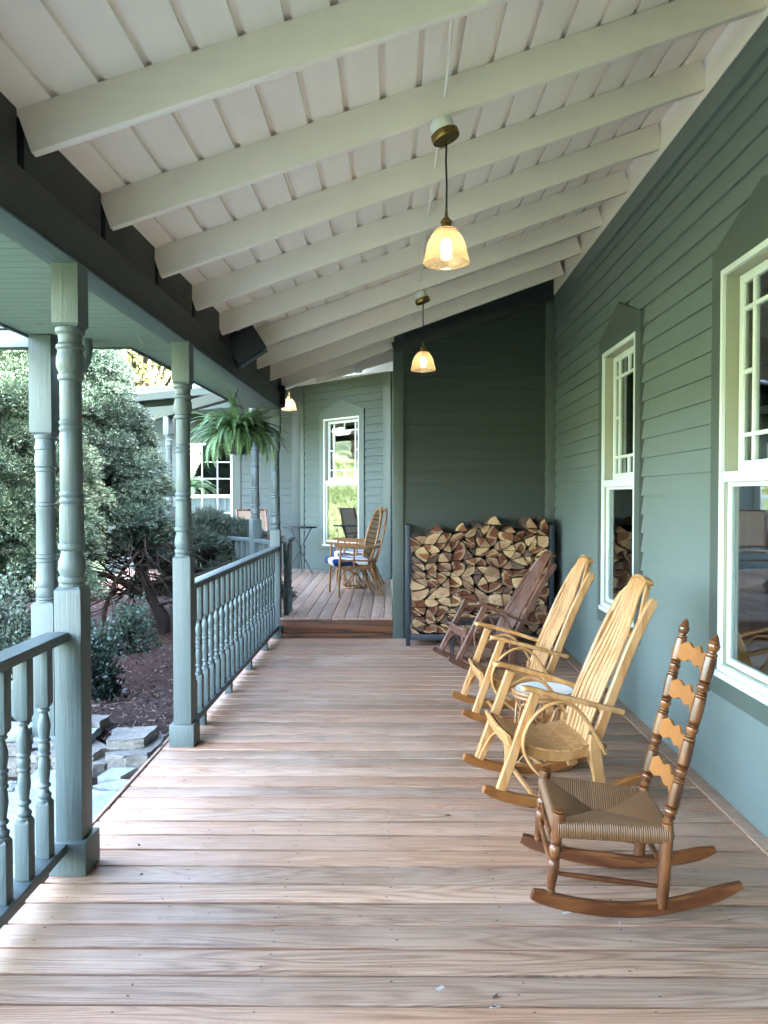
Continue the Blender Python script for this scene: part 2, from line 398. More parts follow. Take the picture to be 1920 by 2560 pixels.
def prism(bm, poly, t, X=None):
    a = [bm.verts.new((x, y, 0)) for x, y in poly]; b = [bm.verts.new((x, y, t)) for x, y in poly]
    n = len(poly)
    bm.faces.new(a[::-1]); bm.faces.new(b)
    for i in range(n): bm.faces.new((a[i], a[(i+1) % n], b[(i+1) % n], b[i]))
    if X is not None: bmesh.ops.transform(bm, matrix=X, verts=a+b)
    return a+b
def basis(o, x, y, z): 
    x, y, z, o = V(x), V(y), V(z), V(o)
    return Matrix(((x.x, y.x, z.x, o.x), (x.y, y.y, z.y, o.y), (x.z, y.z, z.z, o.z), (0, 0, 0, 1)))

OFF = {}
def obj(name, bm, mat, parent=None, world=False, smooth=40, mats=None):
    if world and parent is not None: bmesh.ops.translate(bm, vec=-OFF[parent.name], verts=bm.verts)
    bmesh.ops.recalc_face_normals(bm, faces=bm.faces)
    me = bpy.data.meshes.new(name); bm.to_mesh(me); bm.free()
    for m in (mats or [mat]): me.materials.append(m)
    if smooth:
        me.polygons.foreach_set('use_smooth', [True]*len(me.polygons)); me.set_sharp_from_angle(angle=R(smooth))
    o = bpy.data.objects.new(name, me); col.objects.link(o)
    if parent is not None: o.parent = parent; OFF[o.name] = OFF[parent.name]
    else: OFF[o.name] = V((0, 0, 0))
    return o
def recenter(o):
    """move a top-level mesh's origin to its base"""
    n = len(o.data.vertices); a = np.empty(n*3); o.data.vertices.foreach_get('co', a); a = a.reshape(-1, 3)
    c = (a.min(0)+a.max(0))/2; c[2] = a[:, 2].min()
    a -= c; o.data.vertices.foreach_set('co', a.ravel()); o.location = c; o.data.update(); return o
def tag(o, label, cat, group=None):
    o['label'] = label; o['category'] = cat
    if group: o['group'] = group
    return o
def struct(o): o['kind'] = 'structure'; return o
def stuff(o): o['kind'] = 'stuff'; return o
def thing(name, label, cat, loc=(0, 0, 0), rz=0, group=None):
    o = bpy.data.objects.new(name, None); o.empty_display_size = .1; col.objects.link(o)
    o.location = loc; o.rotation_euler = (0, 0, rz); OFF[o.name] = V(loc)
    return tag(o, label, cat, group)
def dup(o, loc=None, rz=None, label=None, parent=None):
    c = o.copy(); col.objects.link(c)
    if parent is not None: c.parent = parent
    if loc is not None: c.location = loc
    if rz is not None: c.rotation_euler = (0, 0, rz)
    if label: c['label'] = label
    for ch in list(o.children): dup(ch, parent=c)
    return c
def quads_obj(name, Q, tone, mat, parent=None):
    """Q: (n,4,3) quads, tone: (n,) -> one mesh with a point attribute"""
    n = len(Q); me = bpy.data.meshes.new(name)
    me.vertices.add(n*4); me.vertices.foreach_set('co', Q.reshape(-1).astype(np.float32))
    me.loops.add(n*4); me.loops.foreach_set('vertex_index', np.arange(n*4, dtype=np.int32))
    me.polygons.add(n); me.polygons.foreach_set('loop_start', np.arange(0, n*4, 4, dtype=np.int32))
    a = me.attributes.new('tone', 'FLOAT', 'POINT'); a.data.foreach_set('value', np.repeat(tone, 4).astype(np.float32))
    me.update(calc_edges=True); me.validate(); me.materials.append(mat)
    o = bpy.data.objects.new(name, me); col.objects.link(o)
    if parent is not None: o.parent = parent
    OFF[o.name] = V((0, 0, 0))
    return o
# ------------------------------------------------------------------ ground
def gh(x, y):
    """garden height: level by the porch, a grassy bank rising to the left"""
    h = -.10
    if x < -6.5: h += min(5.5, (-6.5-x)*.19)
    if y > 16: h += min(4, (y-16)*.08)
    return h
def grid_sheet(name, xs, ys, f, mat):
    bm = nb(); vs = [[bm.verts.new((x, y, f(x, y))) for y in ys] for x in xs]
    for i in range(len(xs)-1):
        for j in range(len(ys)-1): bm.faces.new((vs[i][j], vs[i+1][j], vs[i+1][j+1], vs[i][j+1]))
    return obj(name, bm, mat)
fx = lambda a, b, n: [a+(b-a)*i/n for i in range(n+1)]
xs = [-400, -120, -60]+fx(-40, -6, 24)+fx(-5, 12, 6)+[40, 120, 400]
ys = [-400, -120, -40]+fx(-20, 40, 30)+[60, 120, 400]
struct(grid_sheet('ground', xs, ys, lambda x, y: gh(x, y)-(.25 if x > -1.3 and y < 40 and x < 12 else 0)-.02, M['lawn']))
mx_, my_ = fx(-6.4, -1.40, 44), fx(4.25, 13.3, 60)
def mulch_h(x, y):
    e = min(1, max(0, (x+6.4)/1.0))*min(1, max(0, (13.3-y)/.8))
    w = .035*math.sin(x*3.1+y*1.7)+.03*math.sin(x*1.3-y*2.9)
    near = max(0, min(1, (y-4.35)/.45))
    return -.12+(.10+w)*e*near+.004
struct(grid_sheet('mulch_bed', mx_, my_, mulch_h, M['mulch']))
struct(grid_sheet('gravel_bed', fx(-4.6, -2.05, 6), fx(1.0, 4.2, 6), lambda x, y: -.096, M['gravelbed']))
# mulch chips
n = 17000
cx = rng.uniform(-4.6, -1.38, n); cy = 4.55+rng.random(n)**1.3*7.5
cz = np.array([mulch_h(a, b) for a, b in zip(cx, cy)])+rng.uniform(.0, .02, n)
L = rng.uniform(.006, .026, n); W = rng.uniform(.002, .006, n); th = rng.uniform(0, np.pi, n); ti = rng.normal(0, .35, n)
u = np.stack([np.cos(th)*np.cos(ti), np.sin(th)*np.cos(ti), np.sin(ti)], 1)*L[:, None]
w = np.stack([-np.sin(th), np.cos(th), rng.normal(0, .3, n)], 1)*W[:, None]
c = np.stack([cx, cy, cz], 1)
M['chips'] = foliage('mulch_chips', (.022, .012, .009), (.17, .105, .08), 0, .8)
stuff(quads_obj('mulch_chips', np.stack([c-u-w, c+u-w, c+u+w, c-u+w], 1), rng.random(n)**3, M['chips']))
# gravel
n = 1500; bm = nb()
for i in range(n):
    x, y = random.uniform(-3.2, -2.0), random.uniform(2.2, 4.2); r = random.uniform(.007, .02)
    q = bmesh.ops.create_icosphere(bm, subdivisions=1, radius=r)['verts']
    bmesh.ops.transform(bm, matrix=Matrix.Translation((x, y, -.085))@Matrix.Diagonal((1, random.uniform(.6, 1), .55, 1)), verts=q)
stuff(obj('gravel', bm, M['gravelbed']))

def rough_slab(name, poly, z0, t, mat, label, cat, group=None, jag=.012, tilt=(0, 0)):
    """a broken stone: irregular outline, cleft faces"""
    bm = nb(); P = []
    for i, (x, y) in enumerate(poly):
        x2, y2 = poly[(i+1) % len(poly)]; k = max(2, int(math.hypot(x2-x, y2-y)/.05))
        for j in range(k):
            a = j/k; s = random.gauss(0, jag) if j else 0
            P.append((x+(x2-x)*a+s, y+(y2-y)*a+random.gauss(0, jag)*(j > 0)))
    prism(bm, P, t)
    top = [f for f in bm.faces if len(f.verts) > 4]
    r = bmesh.ops.inset_region(bm, faces=[top[-1]], thickness=.014, depth=0)
    bmesh.ops.subdivide_edges(bm, edges=[e for e in bm.edges if abs(e.verts[0].co.z-e.verts[1].co.z) > t*.5], cuts=2)
    for v in bm.verts:
        k = .5 if .01 < v.co.z < t-.01 else .25
        v.co += V((random.gauss(0, jag*k), random.gauss(0, jag*k), random.gauss(0, jag*.3)))
    cxm = sum(p[0] for p in P)/len(P); cym = sum(p[1] for p in P)/len(P)
    for v in bm.verts: v.co.z += z0+(v.co.x-cxm)*tilt[0]+(v.co.y-cym)*tilt[1]
    return tag(recenter(obj(name, bm, mat, smooth=25)), label, cat, group)
S = rough_slab
S('flagstone', [(-3.3, 1.2), (-1.40, 1.2), (-1.40, 3.96), (-1.75, 4.02), (-2.6, 3.8), (-2.75, 2.9)], -.125, .075, M['slab'], 'large pale bluestone paving slab beside the open edge of the deck', 'flagstone', 'paving stones', .01)
S('flagstone', [(-1.98, 4.02), (-1.62, 3.99), (-1.72, 4.26), (-1.98, 4.28)], -.125, .082, M['slab'], 'small pale flagstone just left of the stacked grey stones, next to the big slab', 'flagstone', 'paving stones', .006)
S('flagstone', [(-1.60, 4.16), (-1.47, 4.15), (-1.43, 4.29), (-1.57, 4.30)], -.125, .086, M['slab'], 'tiny pale flagstone at the foot of the rounded grey boulder', 'flagstone', 'paving stones', .005)
S('flagstone', [(-1.58, 4.04), (-1.40, 4.02), (-1.395, 4.13), (-1.46, 4.135)], -.125, .080, M['slab'], 'narrow pale flagstone against the deck edge below the boulder', 'flagstone', 'paving stones', .005)
S('wall_stone', [(-1.62, 4.34), (-1.38, 4.32), (-1.375, 4.70), (-1.60, 4.72)], -.12, .135, M['stone'], 'big rounded grey boulder of the garden edge beside the porch post', 'stone', 'stacked garden stones', .018)
S('wall_stone', [(-1.65, 4.43), (-1.44, 4.47), (-1.43, 4.70), (-1.68, 4.68)], .018, .055, M['stone'], 'flat pinkish slab lying on top of the grey boulder', 'stone', 'stacked garden stones', .010)
S('wall_stone', [(-2.05, 4.34), (-1.63, 4.36), (-1.66, 4.66), (-2.05, 4.66)], -.12, .085, M['stone'], 'low grey rock at the bottom of the stack left of the boulder', 'stone', 'stacked garden stones', .014)
S('wall_stone', [(-2.06, 4.36), (-1.71, 4.38), (-1.66, 4.50), (-1.80, 4.64), (-2.06, 4.62)], -.033, .045, M['stone'], 'wedge shaped stone lying over the low grey rock', 'stone', 'stacked garden stones', .01)
S('wall_stone', [(-2.10, 4.48), (-1.78, 4.50), (-1.79, 4.72), (-2.10, 4.70)], .014, .05, M['slab'], 'pale squarish stone at the top of the stack below the drain pipe', 'stone', 'stacked garden stones', .01)
S('wall_stone', [(-2.00, 4.72), (-1.80, 4.72), (-1.80, 4.90), (-2.02, 4.9)], .0, .085, M['stone'], 'stone block standing under the ribbed drain pipe', 'stone', 'stacked garden stones', .01)
S('wall_stone', [(-2.62, 4.30), (-2.12, 4.34), (-2.10, 4.62), (-2.60, 4.62)], -.12, .11, M['stone'], 'bottom grey stone seen between the near balusters', 'stone', 'stacked garden stones', .014)
S('wall_stone', [(-2.58, 4.34), (-2.14, 4.38), (-2.12, 4.62), (-2.58, 4.64)], -.008, .07, M['stone'], 'middle grey stone of the pile seen between the near balusters', 'stone', 'stacked garden stones', .014)
S('wall_stone', [(-2.50, 4.42), (-2.16, 4.44), (-2.14, 4.66), (-2.50, 4.68)], .064, .045, M['slab'], 'flat pale capping stone of the pile behind the near balusters', 'stone', 'stacked garden stones', .01)
S('wall_stone', [(-3.15, 4.25), (-2.66, 4.28), (-2.64, 4.62), (-3.12, 4.66)], -.12, .15, M['stone'], 'tall grey stone at the left end of the garden edge', 'stone', 'stacked garden stones', .016)
S('concrete_path', [(-3.6, 11.6), (-2.6, 11.6), (-2.6, 12.5), (-3.9, 12.5)], -.10, .10, M['concrete'], 'pale concrete step beyond the conifer trunk', 'path', None, .003)

# ------------------------------------------------------------------ deck
def plank(bm, lo, hi, bev=.006): box(bm, lo, hi, bev)
bm = nb(); y0 = 2.2325-.1415*40; k = 0
while True:
    a = y0+k*.1415; b = a+.1308
    if a > 8.03: break
    b = min(b, 8.045)-.003
    dx = random.uniform(-.006, .004)
    plank(bm, (-1.345+dx, a, -.028), (1.588, b, random.uniform(-.0012, .0012)))
    for xx in (-1.2, -.8, -.4, 0, .4, .8, 1.2, 1.5):
        for fy in (.25, .75):
            if random.random() < .8:
                px, py = xx+random.gauss(0, .012), a+.1355*fy+random.gauss(0, .006)
                r = random.uniform(.0032, .0046)
                f = bm.faces.new([bm.verts.new((px+1.3*r*math.cos(t*1.047), py+.8*r*math.sin(t*1.047), .0022)) for t in range(6)]); f.material_index = 1
    k += 1
W0x = lambda y: 1.668+.0155*(y-3.365)     # face of the house wall at floor level
vs = box(bm, (1.592, -3.4, -.028), (1.70, 8.045, .006), .004)
for v in bm.verts:
    if v.co.x > 1.60: v.co.x = v.co.x-1.70+W0x(v.co.y)+.004
    elif v.co.x > 1.585 and v.co.x <= 1.60: v.co.x += .0155*(v.co.y-5)*.6
plank(bm, (-1.371, -3.4, -.03), (-1.3525, 8.03, .004), .003)
box(bm, (-1.335, -3.4, -.20), (-1.30, 8.03, -.03))
box(bm, (-1.3, -3.4, -.14), (1.7, 8.03, -.12))
for f in bm.faces:
    if f.material_index == 0 and f.calc_center_median().z < -.1: pass
deck = struct(obj('deck_floor', bm, M['deck'], mats=[M['deck'], M['nail']]))
# white scuffs on the boards
def scuff(x, y, r, lab):
    bm = nb()
    for q in range(random.randint(2, 4)):
        ox, oy = random.gauss(0, r*.6), random.gauss(0, r*.3); n = 11
        P = [(ox+r*random.uniform(.3, 1)*.8*math.cos(t*2*math.pi/n), oy+r*random.uniform(.2, .8)*.45*math.sin(t*2*math.pi/n)) for t in range(n)]
        prism(bm, P, .0008)
    o = obj('paint_flake', bm, M['flake']); o.location = (x, y, .0016)
    tag(o, lab, 'paint flake', 'pale flakes on the deck boards')
scuff(.155, 2.30, .018, 'pale curled flake left of the largest flake on the near boards')
scuff(.312, 2.215, .022, 'largest pale flake on the near boards, right below the ladder back rocker runner')
scuff(.225, 1.98, .012, 'pale flake on the boards near the bottom middle of the photo')
scuff(.64, 2.73, .020, 'pale flake on the boards between the runners of the ladder back rocker')
def leaf(x, y, rz, lab):
    bm = nb(); P = [(-.03, 0), (-.014, .011), (.01, .013), (.03, .002), (.012, -.012), (-.012, -.010)]
    for v in prism(bm, P, .0015): v.co.z += .5*abs(v.co.y)+.2*abs(v.co.x)
    o = obj('fallen_leaf', bm, plain('dry_red_leaf', (.12, .012, .012), .6)); o.location = (x, y, .003); o.rotation_euler = (0, 0, rz)
    tag(o, lab, 'leaf', 'dry leaves on the deck')
leaf(.70, 4.02, .4, 'dark red dry leaf lying under the seat of the near golden rocker')
leaf(.83, 3.66, 1.2, 'small dark dry leaf behind the near golden rocker front leg')

# grit and leaf crumbs on the boards
n = 420; cx = rng.uniform(-1.3, 1.65, n); cy = rng.uniform(1.8, 8.0, n); cx[:150] = 1.68-rng.random(150)**2*.25; a = rng.uniform(0, 6.28, n); L = rng.uniform(.002, .008, n)*(1+rng.random(n)**6*2)
u = np.stack([np.cos(a), np.sin(a), rng.normal(0, .3, n)], 1)*L[:, None]; w = np.stack([-np.sin(a), np.cos(a), rng.normal(0, .3, n)], 1)*L[:, None]*.45
c = np.stack([cx, cy, np.full(n, .0045)], 1); M['grit'] = foliage('grit_crumbs', (.035, .02, .014), (.42, .36, .30), 0, .8)
stuff(quads_obj('grit', np.stack([c-u, c-w, c+u, c+w], 1), rng.random(n)**2, M['grit']))
# raised deck, boards running away from the camera
bm = nb()
def left_edge(x):           # nearest Y of the raised deck at this x
    if x > -1.14: return 8.075
    if x > -1.53: return 8.075+(-1.14-x)*(.62/.39)
    return 8.70+(-1.53-x)*(2.5/1.69)
x = -.0; i = 0
bw = .139
for i in range(-1, 34):
    xa = .034-i*bw-bw+.05; xb = xa+.134
    xb = min(xb, .03)
    if xb-xa < .02: continue
    plank(bm, (xa, left_edge((xa+xb)/2)-.018, .184), (xb, 13.9, .21+random.uniform(-.001, .001)))
box(bm, (-4.6, 11.6, .02), (.03, 13.9, .18)); box(bm, (-1.1, 8.12, .02), (.03, 13.0, .18))
struct(obj('raised_deck', bm, M['deck_y']))
bm = nb()
box(bm, (-1.16, 8.058, .052), (.032, 8.084, .183), .003); box(bm, (-1.16, 8.052, -.01), (.032, 8.078, .046), .003)
struct(obj('step_riser', bm, M['riser']))

# ------------------------------------------------------------------ the house
house = thing('house', 'dark green clapboard house along the right side and end of the porch', 'house', (1.7, 6, 0))
Aw = V((-.031, 11.897, 0)); Bw = V((-1.552, 13.45, 0)); ad = (Bw-Aw).normalized()
XW = basis((1.668-.0155*3.365, 0, 0), (-1, .0155, 0), (.0155, 1, 0), (0, 0, 1))   # local: x = out of the wall, y along, z up
XE = basis((0, 8.06, 0), (0, -1, 0), (1, 0, 0), (0, 0, 1))                         # end wall, y along +X
an = V((-ad.y, ad.x, 0)); an = an if an.y < 0 else -an
XA = basis(Aw, an, ad, (0, 0, 1))
XF = basis((0, 13.47, 0), (0, -1, 0), (1, 0, 0), (0, 0, 1))
SP = .1245; SZ = 1.4975
def clap(bm, X, a, b, z0, z1, ztop=None):
    """clapboards between a and b along the wall; ztop(y) clips the upper edge on a slope"""
    k = math.ceil((z0-SZ)/SP)-1; vs = []
    while SZ+k*SP < z1:
        lo, hi = max(z0, SZ+k*SP), min(z1, SZ+(k+1)*SP+.004)
        if hi-lo > .004:
            pr = [(.022, lo), (.0215, lo+.004), (.003, hi), (-.02, hi), (-.02, lo)]
            A = [bm.verts.new((p, a, q)) for p, q in pr]; B = [bm.verts.new((p, b, q)) for p, q in pr]
            for i in range(5): bm.faces.new((A[i], A[(i+1) % 5], B[(i+1) % 5], B[i]))
            bm.faces.new(A[::-1]); bm.faces.new(B); vs += A+B
        k += 1
    if ztop:
        for v in vs: v.co.z = min(v.co.z, ztop(v.co.y))
    bmesh.ops.transform(bm, matrix=X, verts=vs)
bm = nb()
WIN = [(2.99, 3.84), (5.24, 6.09)]           # frame extents of the two side windows along the wall
edges = [-3.5]
for a, b in WIN: edges += [a-.115, b+.11]
edges.append(8.06)
for a, b in zip(edges[::2], edges[1::2]): clap(bm, XW, a, b, -.02, 3.58)
for a, b in WIN:
    clap(bm, XW, a-.115, b+.11, -.02, .50); clap(bm, XW, a-.115, b+.11, 2.70, 3.58)
obj('side_wall', bm, M['siding'], house, True)
bm = nb()
ceil_z = lambda x: 2.63+.345*(x+1.2)        # underside of the rafters
clap(bm, XE, .145, 1.745, -.02, 3.9, lambda y: ceil_z(y)+.155)
obj('end_wall', bm, M['siding_shaded'], house, True)
bm = nb()
Wl = (Bw-Aw).length
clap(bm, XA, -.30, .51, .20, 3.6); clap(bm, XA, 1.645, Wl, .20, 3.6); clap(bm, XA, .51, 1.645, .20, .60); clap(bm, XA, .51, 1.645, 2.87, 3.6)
obj('angled_wall', bm, M['siding_dimmed'], house, True)
bm = nb()
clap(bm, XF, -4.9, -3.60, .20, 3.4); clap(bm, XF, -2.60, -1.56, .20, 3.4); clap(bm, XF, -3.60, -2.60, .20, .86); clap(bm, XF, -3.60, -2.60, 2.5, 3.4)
obj('far_wall', bm, M['siding_dimmed'], house, True)
bm = nb()
box(bm, (.045, 8.07, -.02), (.20, 12.6, 3.9)); box(bm, (-5.0, 13.5, -.1), (-4.85, 18, 3.2))
obj('return_wall', bm, M['trim'], house, True)
# corner boards and trim
bm = nb()
box(bm, (.036, 8.022, -.01), (.146, 8.060, 3.02), .004); box(bm, (.036, 8.061, -.01), (.05, 8.16, 3.1), .002)
obj('corner_board', bm, M['trim'], house, True)
bm = nb(); box(bm, (1.625, 8.030, -.01), (1.740, 8.058, 3.5), .004); obj('corner_board', bm, M['trim'], house, True)
bm = nb()
obox(bm, (.037, 8.036, ceil_z(.037)-.030), (1.745, 8.036, ceil_z(1.745)-.030), .034, .125, (0, 0, 1), .003)
obj('sloped_frieze', bm, M['shaded_green'], house, True)
bm = nb()
for a, b in ((-.10, .075), (Wl-.115, Wl-.005)):
    bm = nb(); box(bm, (.001, a, .2), (.032, b, 3.5), .003, XA); obj('corner_board', bm, M['trim'], house, True)
bm = nb(); box(bm, (.001, -1.71, .2), (.036, -1.575, 3.4), .003, XF); obj('corner_board', bm, M['trim'], house, True)
bm = nb(); box(bm, (.001, -3.5, 3.44), (.034, 8.0, 3.574), .004, XW); obj('frieze_board', bm, M['siding'], house, True)
bm = nb(); box(bm, (.001, -3.5, .0065), (.02, 8.02, .02), .002, XW); obj('base_trim', bm, M['trim'], house, True)

def casing(bm, X, a, b, z0, z1, zs, zp, fa, fb, f0, f1, t=.03):
    """peaked flat casing with an opening fa..fb x f0..f1"""
    mid = (a+b)/2; G = basis((0, 0, 0), (0, 1, 0), (0, 0, 1), (1, 0, 0)); vs = []
    for P in ([(a, z0), (fa, z0), (fa, zs), (a, zs)], [(fb, z0), (b, z0), (b, zs), (fb, zs)], [(fa, z0), (fb, z0), (fb, f0), (fa, f0)],
              [(fa, f1), (fb, f1), (fb, zs), (fa, zs)], [(a, zs), (b, zs), (mid, zp)]):
        vs += prism(bm, P, t, G)
    bmesh.ops.translate(bm, vec=(.003, 0, 0), verts=vs)
    bmesh.ops.remove_doubles(bm, verts=bm.verts, dist=1e-5)
    bmesh.ops.transform(bm, matrix=X, verts=[v for v in vs if v.is_valid])
def fr4(bm, X, x0, x1, a, b, z0, z1, wa, wz0, wz1, bev=.003):
    """four-piece rectangular frame"""
    box(bm, (x0, a, z0), (x1, a+wa, z1), bev, X); box(bm, (x0, b-wa, z0), (x1, b, z1), bev, X)
    box(bm, (x0, a+wa, z0), (x1, b-wa, z0+wz0), bev, X); box(bm, (x0, a+wa, z1-wz1), (x1, b-wa, z1), bev, X)
def pane(bm, X, x, a, b, z0, z1): box(bm, (x, a, z0), (x+.003, b, z1), 0, X)
def prairie(X, a, b, z0, z1, zmid, trim, peak, bottom, room=1.6, label=None):
    win = None
    bm = nb(); casing(bm, X, a-.115, b+.11, bottom, 0, z1+.11, peak, a, b, z0-.03, z1)
    w = obj('window', bm, trim, house, True)
    if label: w['label'] = label
    bm = nb()
    fr4(bm, X, .016, .037, a, b, z0, z1, .024, .030, .030)           # white outer frame
    box(bm, (.0, a-.012, z0-.032), (.050, b+.012, z0-.002), .004, X)    # sill nose
    box(bm, (-.05, a+.03, zmid-.026), (.030, b-.03, zmid+.026), .004, X)
    obj('frame', bm, M['white'], w, True)
    bm = nb(); fr4(bm, X, -.104, .0155, a+.002, b-.002, z0+.002, z1-.002, .026, .032, .032); obj('jamb', bm, M['jamb'], w, True)
    ia, ib = a+.03, b-.03
    bm = nb()
    fr4(bm, X, -.075, -.045, ia, ib, zmid+.027, z1-.036, .045, .05, .045)
    u0, u1 = zmid+.077, z1-.081; p, q = ia+.045, ib-.045
    for y in (p+.105, q-.105): box(bm, (-.072, y-.011, u0), (-.047, y+.011, u1), .003, X)
    for z in (u0+.125, u1-.125): box(bm, (-.0715, p, z-.010), (-.0465, q, z+.010), .003, X)
    ym = (p+q)/2
    box(bm, (-.071, ym-.010, u1-.115), (-.046, ym+.010, u1), .002, X); box(bm, (-.071, ym-.010, u0), (-.046, ym+.010, u0+.115), .002, X)
    zc = (u0+u1)/2
    box(bm, (-.0712, p, zc-.010), (-.0462, p+.094, zc+.010), .002, X); box(bm, (-.0712, q-.094, zc-.010), (-.0462, q, zc+.010), .002, X)
    obj('upper_sash', bm, M['white'], w, True)
    bm = nb(); fr4(bm, X, -.035, .004, ia, ib, z0+.036, zmid-.027, .022, .03, .02); obj('lower_sash', bm, M['white'], w, True)
    bm = nb(); pane(bm, X, -.060, p, q, u0, u1); pane(bm, X, -.012, ia+.022, ib-.022, z0+.066, zmid-.047); obj('pane', bm, M['glass'], w, True, smooth=0)
    # dim room behind the glass
    bm = nb(); d = -room
    box(bm, (d, a-.6, .2), (d+.02, b+.6, 3.0), 0, X)
    for y in (a-.62, b+.60): box(bm, (d, y, .2), (-.11, y+.02, 3.0), 0, X)
    box(bm, (d, a-.6, 3.0), (-.11, b+.6, 3.02), 0, X); box(bm, (d, a-.6, .18), (-.11, b+.6, .2), 0, X)
    for u, v in (((a-.6, .2), (a, 3.0)), ((b, .2), (b+.6, 3.0)), ((a, .2), (b, z0)), ((a, z1), (b, 3.0))): box(bm, (-.13, u[0], u[1]), (-.105, v[0], v[1]), 0, X)
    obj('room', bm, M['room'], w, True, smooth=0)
    return w
prairie(XW, *WIN[0], .63, 2.61, 1.59, M['trim'], 2.90, .50, label='near tall window at the right edge')
prairie(XW, *WIN[1], .63, 2.61, 1.59, M['trim'], 2.91, .50, label='second tall window behind the rocking chairs')
prairie(XA, .625, 1.517, .68, 2.775, 1.715, M['trim'], 3.079, .60, label='tall window on the angled end wall')
# far window with a half curtain
a, b, z0, z1, zm = -3.56, -2.75, .90, 2.41, 1.48
bm = nb()
for u, v in (((a-.14, z0-.1), (a, z1+.1)), ((b, z0-.1), (b+.14, z1+.1)), ((a, z1), (b, z1+.1)), ((a, z0-.1), (b, z0))): box(bm, (.002, u[0], u[1]), (.03, v[0], v[1]), 0, XF)
w = obj('window', bm, paint('sage_window_casing', (.05, .064, .053), grain=.1), house, True); w['label'] = 'far window with white muntins and a half curtain'
bm = nb(); fr4(bm, XF, -.03, .04, a, b, z0, z1, .035, .04, .035); box(bm, (-.03, a+.03, zm-.03), (.032, b-.03, zm+.03), .003, XF)
for i in (1, 2): y = a+(b-a)*i/3; box(bm, (-.01, y-.009, z0), (.012, y+.009, z1), .002, XF)
for z in (zm+.31, zm+.60, z0+.29): box(bm, (-.009, a, z-.009), (.011, b, z+.009), .002, XF)
obj('frame', bm, M['white'], w, True)
bm = nb(); pane(bm, XF, -.006, a+.03, b-.03, z0+.03, zm-.02); pane(bm, XF, -.006, a+.03, b-.03, zm+.02, z1-.03); obj('pane', bm, M['glass'], w, True, smooth=0)
bm = nb(); pts = [(a+.02+(b-a-.04)*i/60, .014*math.sin(i*1.15)) for i in range(61)]
vs = [[bm.verts.new((-.055+p[1], p[0], z)) for p in pts] for z in (z0-.02, z0+.3, zm+.03)]
for r0, r1 in zip(vs, vs[1:]):
    for i in range(60): bm.faces.new((r0[i], r0[i+1], r1[i+1], r1[i]))
bmesh.ops.transform(bm, matrix=XF, verts=bm.verts); obj('curtain', bm, M['cloth'], w, True)
bm = nb(); box(bm, (-1.4, a-.5, .2), (-1.38, b+.5, 2.8), 0, XF); box(bm, (-1.4, a-.5, 2.8), (-.06, b+.5, 2.82), 0, XF); box(bm, (-1.4, a-.5, .18), (-.06, b+.5, .2), 0, XF)
for y in (a-.52, b+.5): box(bm, (-1.4, y, .2), (-.06, y+.02, 2.8), 0, XF)
for u, v in (((a-.5, .2), (a, 2.8)), ((b, .2), (b+.5, 2.8)), ((a, .2), (b, z0)), ((a, z1), (b, 2.8))): box(bm, (-.09, u[0], u[1]), (-.065, v[0], v[1]), 0, XF)
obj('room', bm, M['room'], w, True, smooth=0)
bm = nb(); box(bm, (-1.42, -3.75, -.2), (2.0, -3.62, 4.2)); obj('rear_light_blocker', bm, M['siding_dimmed'], house, True)  # unseen wall added behind the camera to keep light off the end wall
# unseen upper storey and main roof, built large to keep the porch in shade
bm = nb()
box(bm, (2.5, -14, 3.4), (9.5, 18, 6.9)); box(bm, (1.9, -14, -.2), (2.3, -3.5, 3.6)); box(bm, (1.9, 8.2, -.2), (9.5, 18, 3.6))
obj('upper_storey', bm, M['siding'], house, True)
bm = nb()
prism(bm, [(1.6, 6.6), (6, 10.5), (10.4, 6.6), (10.4, 6.4), (6, 10.3), (1.6, 6.4)], 33, basis((0, 18.5, 0), (1, 0, 0), (0, 0, 1), (0, -1, 0)))
obj('main_roof', bm, M['shingle'], house, True)
bm = nb(); prism(bm, [(6.6, 6.0), (10.5, 13.4), (14.4, 6.0)], 6, basis((3.5, 0, 0), (0, 1, 0), (0, 0, 1), (1, 0, 0))); obj('added_shade_gable', bm, M['shingle'], house, True)  # unseen gable added to block the sun from the far wing roof
# far wing roof with gutter
E0, E1, E2 = V((-2.25, 11.70, 3.075)), V((-4.352, 13.0, 3.075)), V((-4.9, 17, 3.075)); R0, R1 = V((-1.6, 15.2, 4.0)), V((-3.9, 15.0, 3.74))
bm = nb()
q = [bm.verts.new(p) for p in (E0, E1, R1, R0)]; bm.faces.new(q)
q = [bm.verts.new(p) for p in (E1, E2, R1)]; bm.faces.new(q)
obj('wing_roof', bm, M['shingle'], house, True)
bm = nb(); dn = (E1-E0).normalized(); out = V((dn.y, -dn.x, 0)); out = out if out.y < 0 else -out
sec = [(0, 0), (.10, 0), (.115, -.03), (.10, -.05), (.09, -.115), (0, -.115)]
sweep(bm, [E0+V((0, 0, .01)), E1+V((0, 0, .01)), E1+(E2-E1)*.5+V((0, 0, .01))], sec, None)
obj('gutter', bm, M['gutter'], house, True)
bm = nb(); obox(bm, E0-out*.02+V((0, 0, -.17)), E1-out*.02+V((0, 0, -.17)), .04, .11, (0, 0, 1)); obj('fascia', bm, M['gutter'], house, True)
bm = nb()
q = [bm.verts.new(p+V((0, 0, -.13))) for p in (E0, E1, V((-4.9, 13.6, 3.05)), V((-2.3, 13.6, 3.05)))]; bm.faces.new(q)
obj('wing_soffit', bm, M['soffit'], house, True)
P5 = V((-1.523, 8.70, 0)); P6 = V((-3.219, 11.2, 0)); P7 = V((-4.45, 13.2, 0))
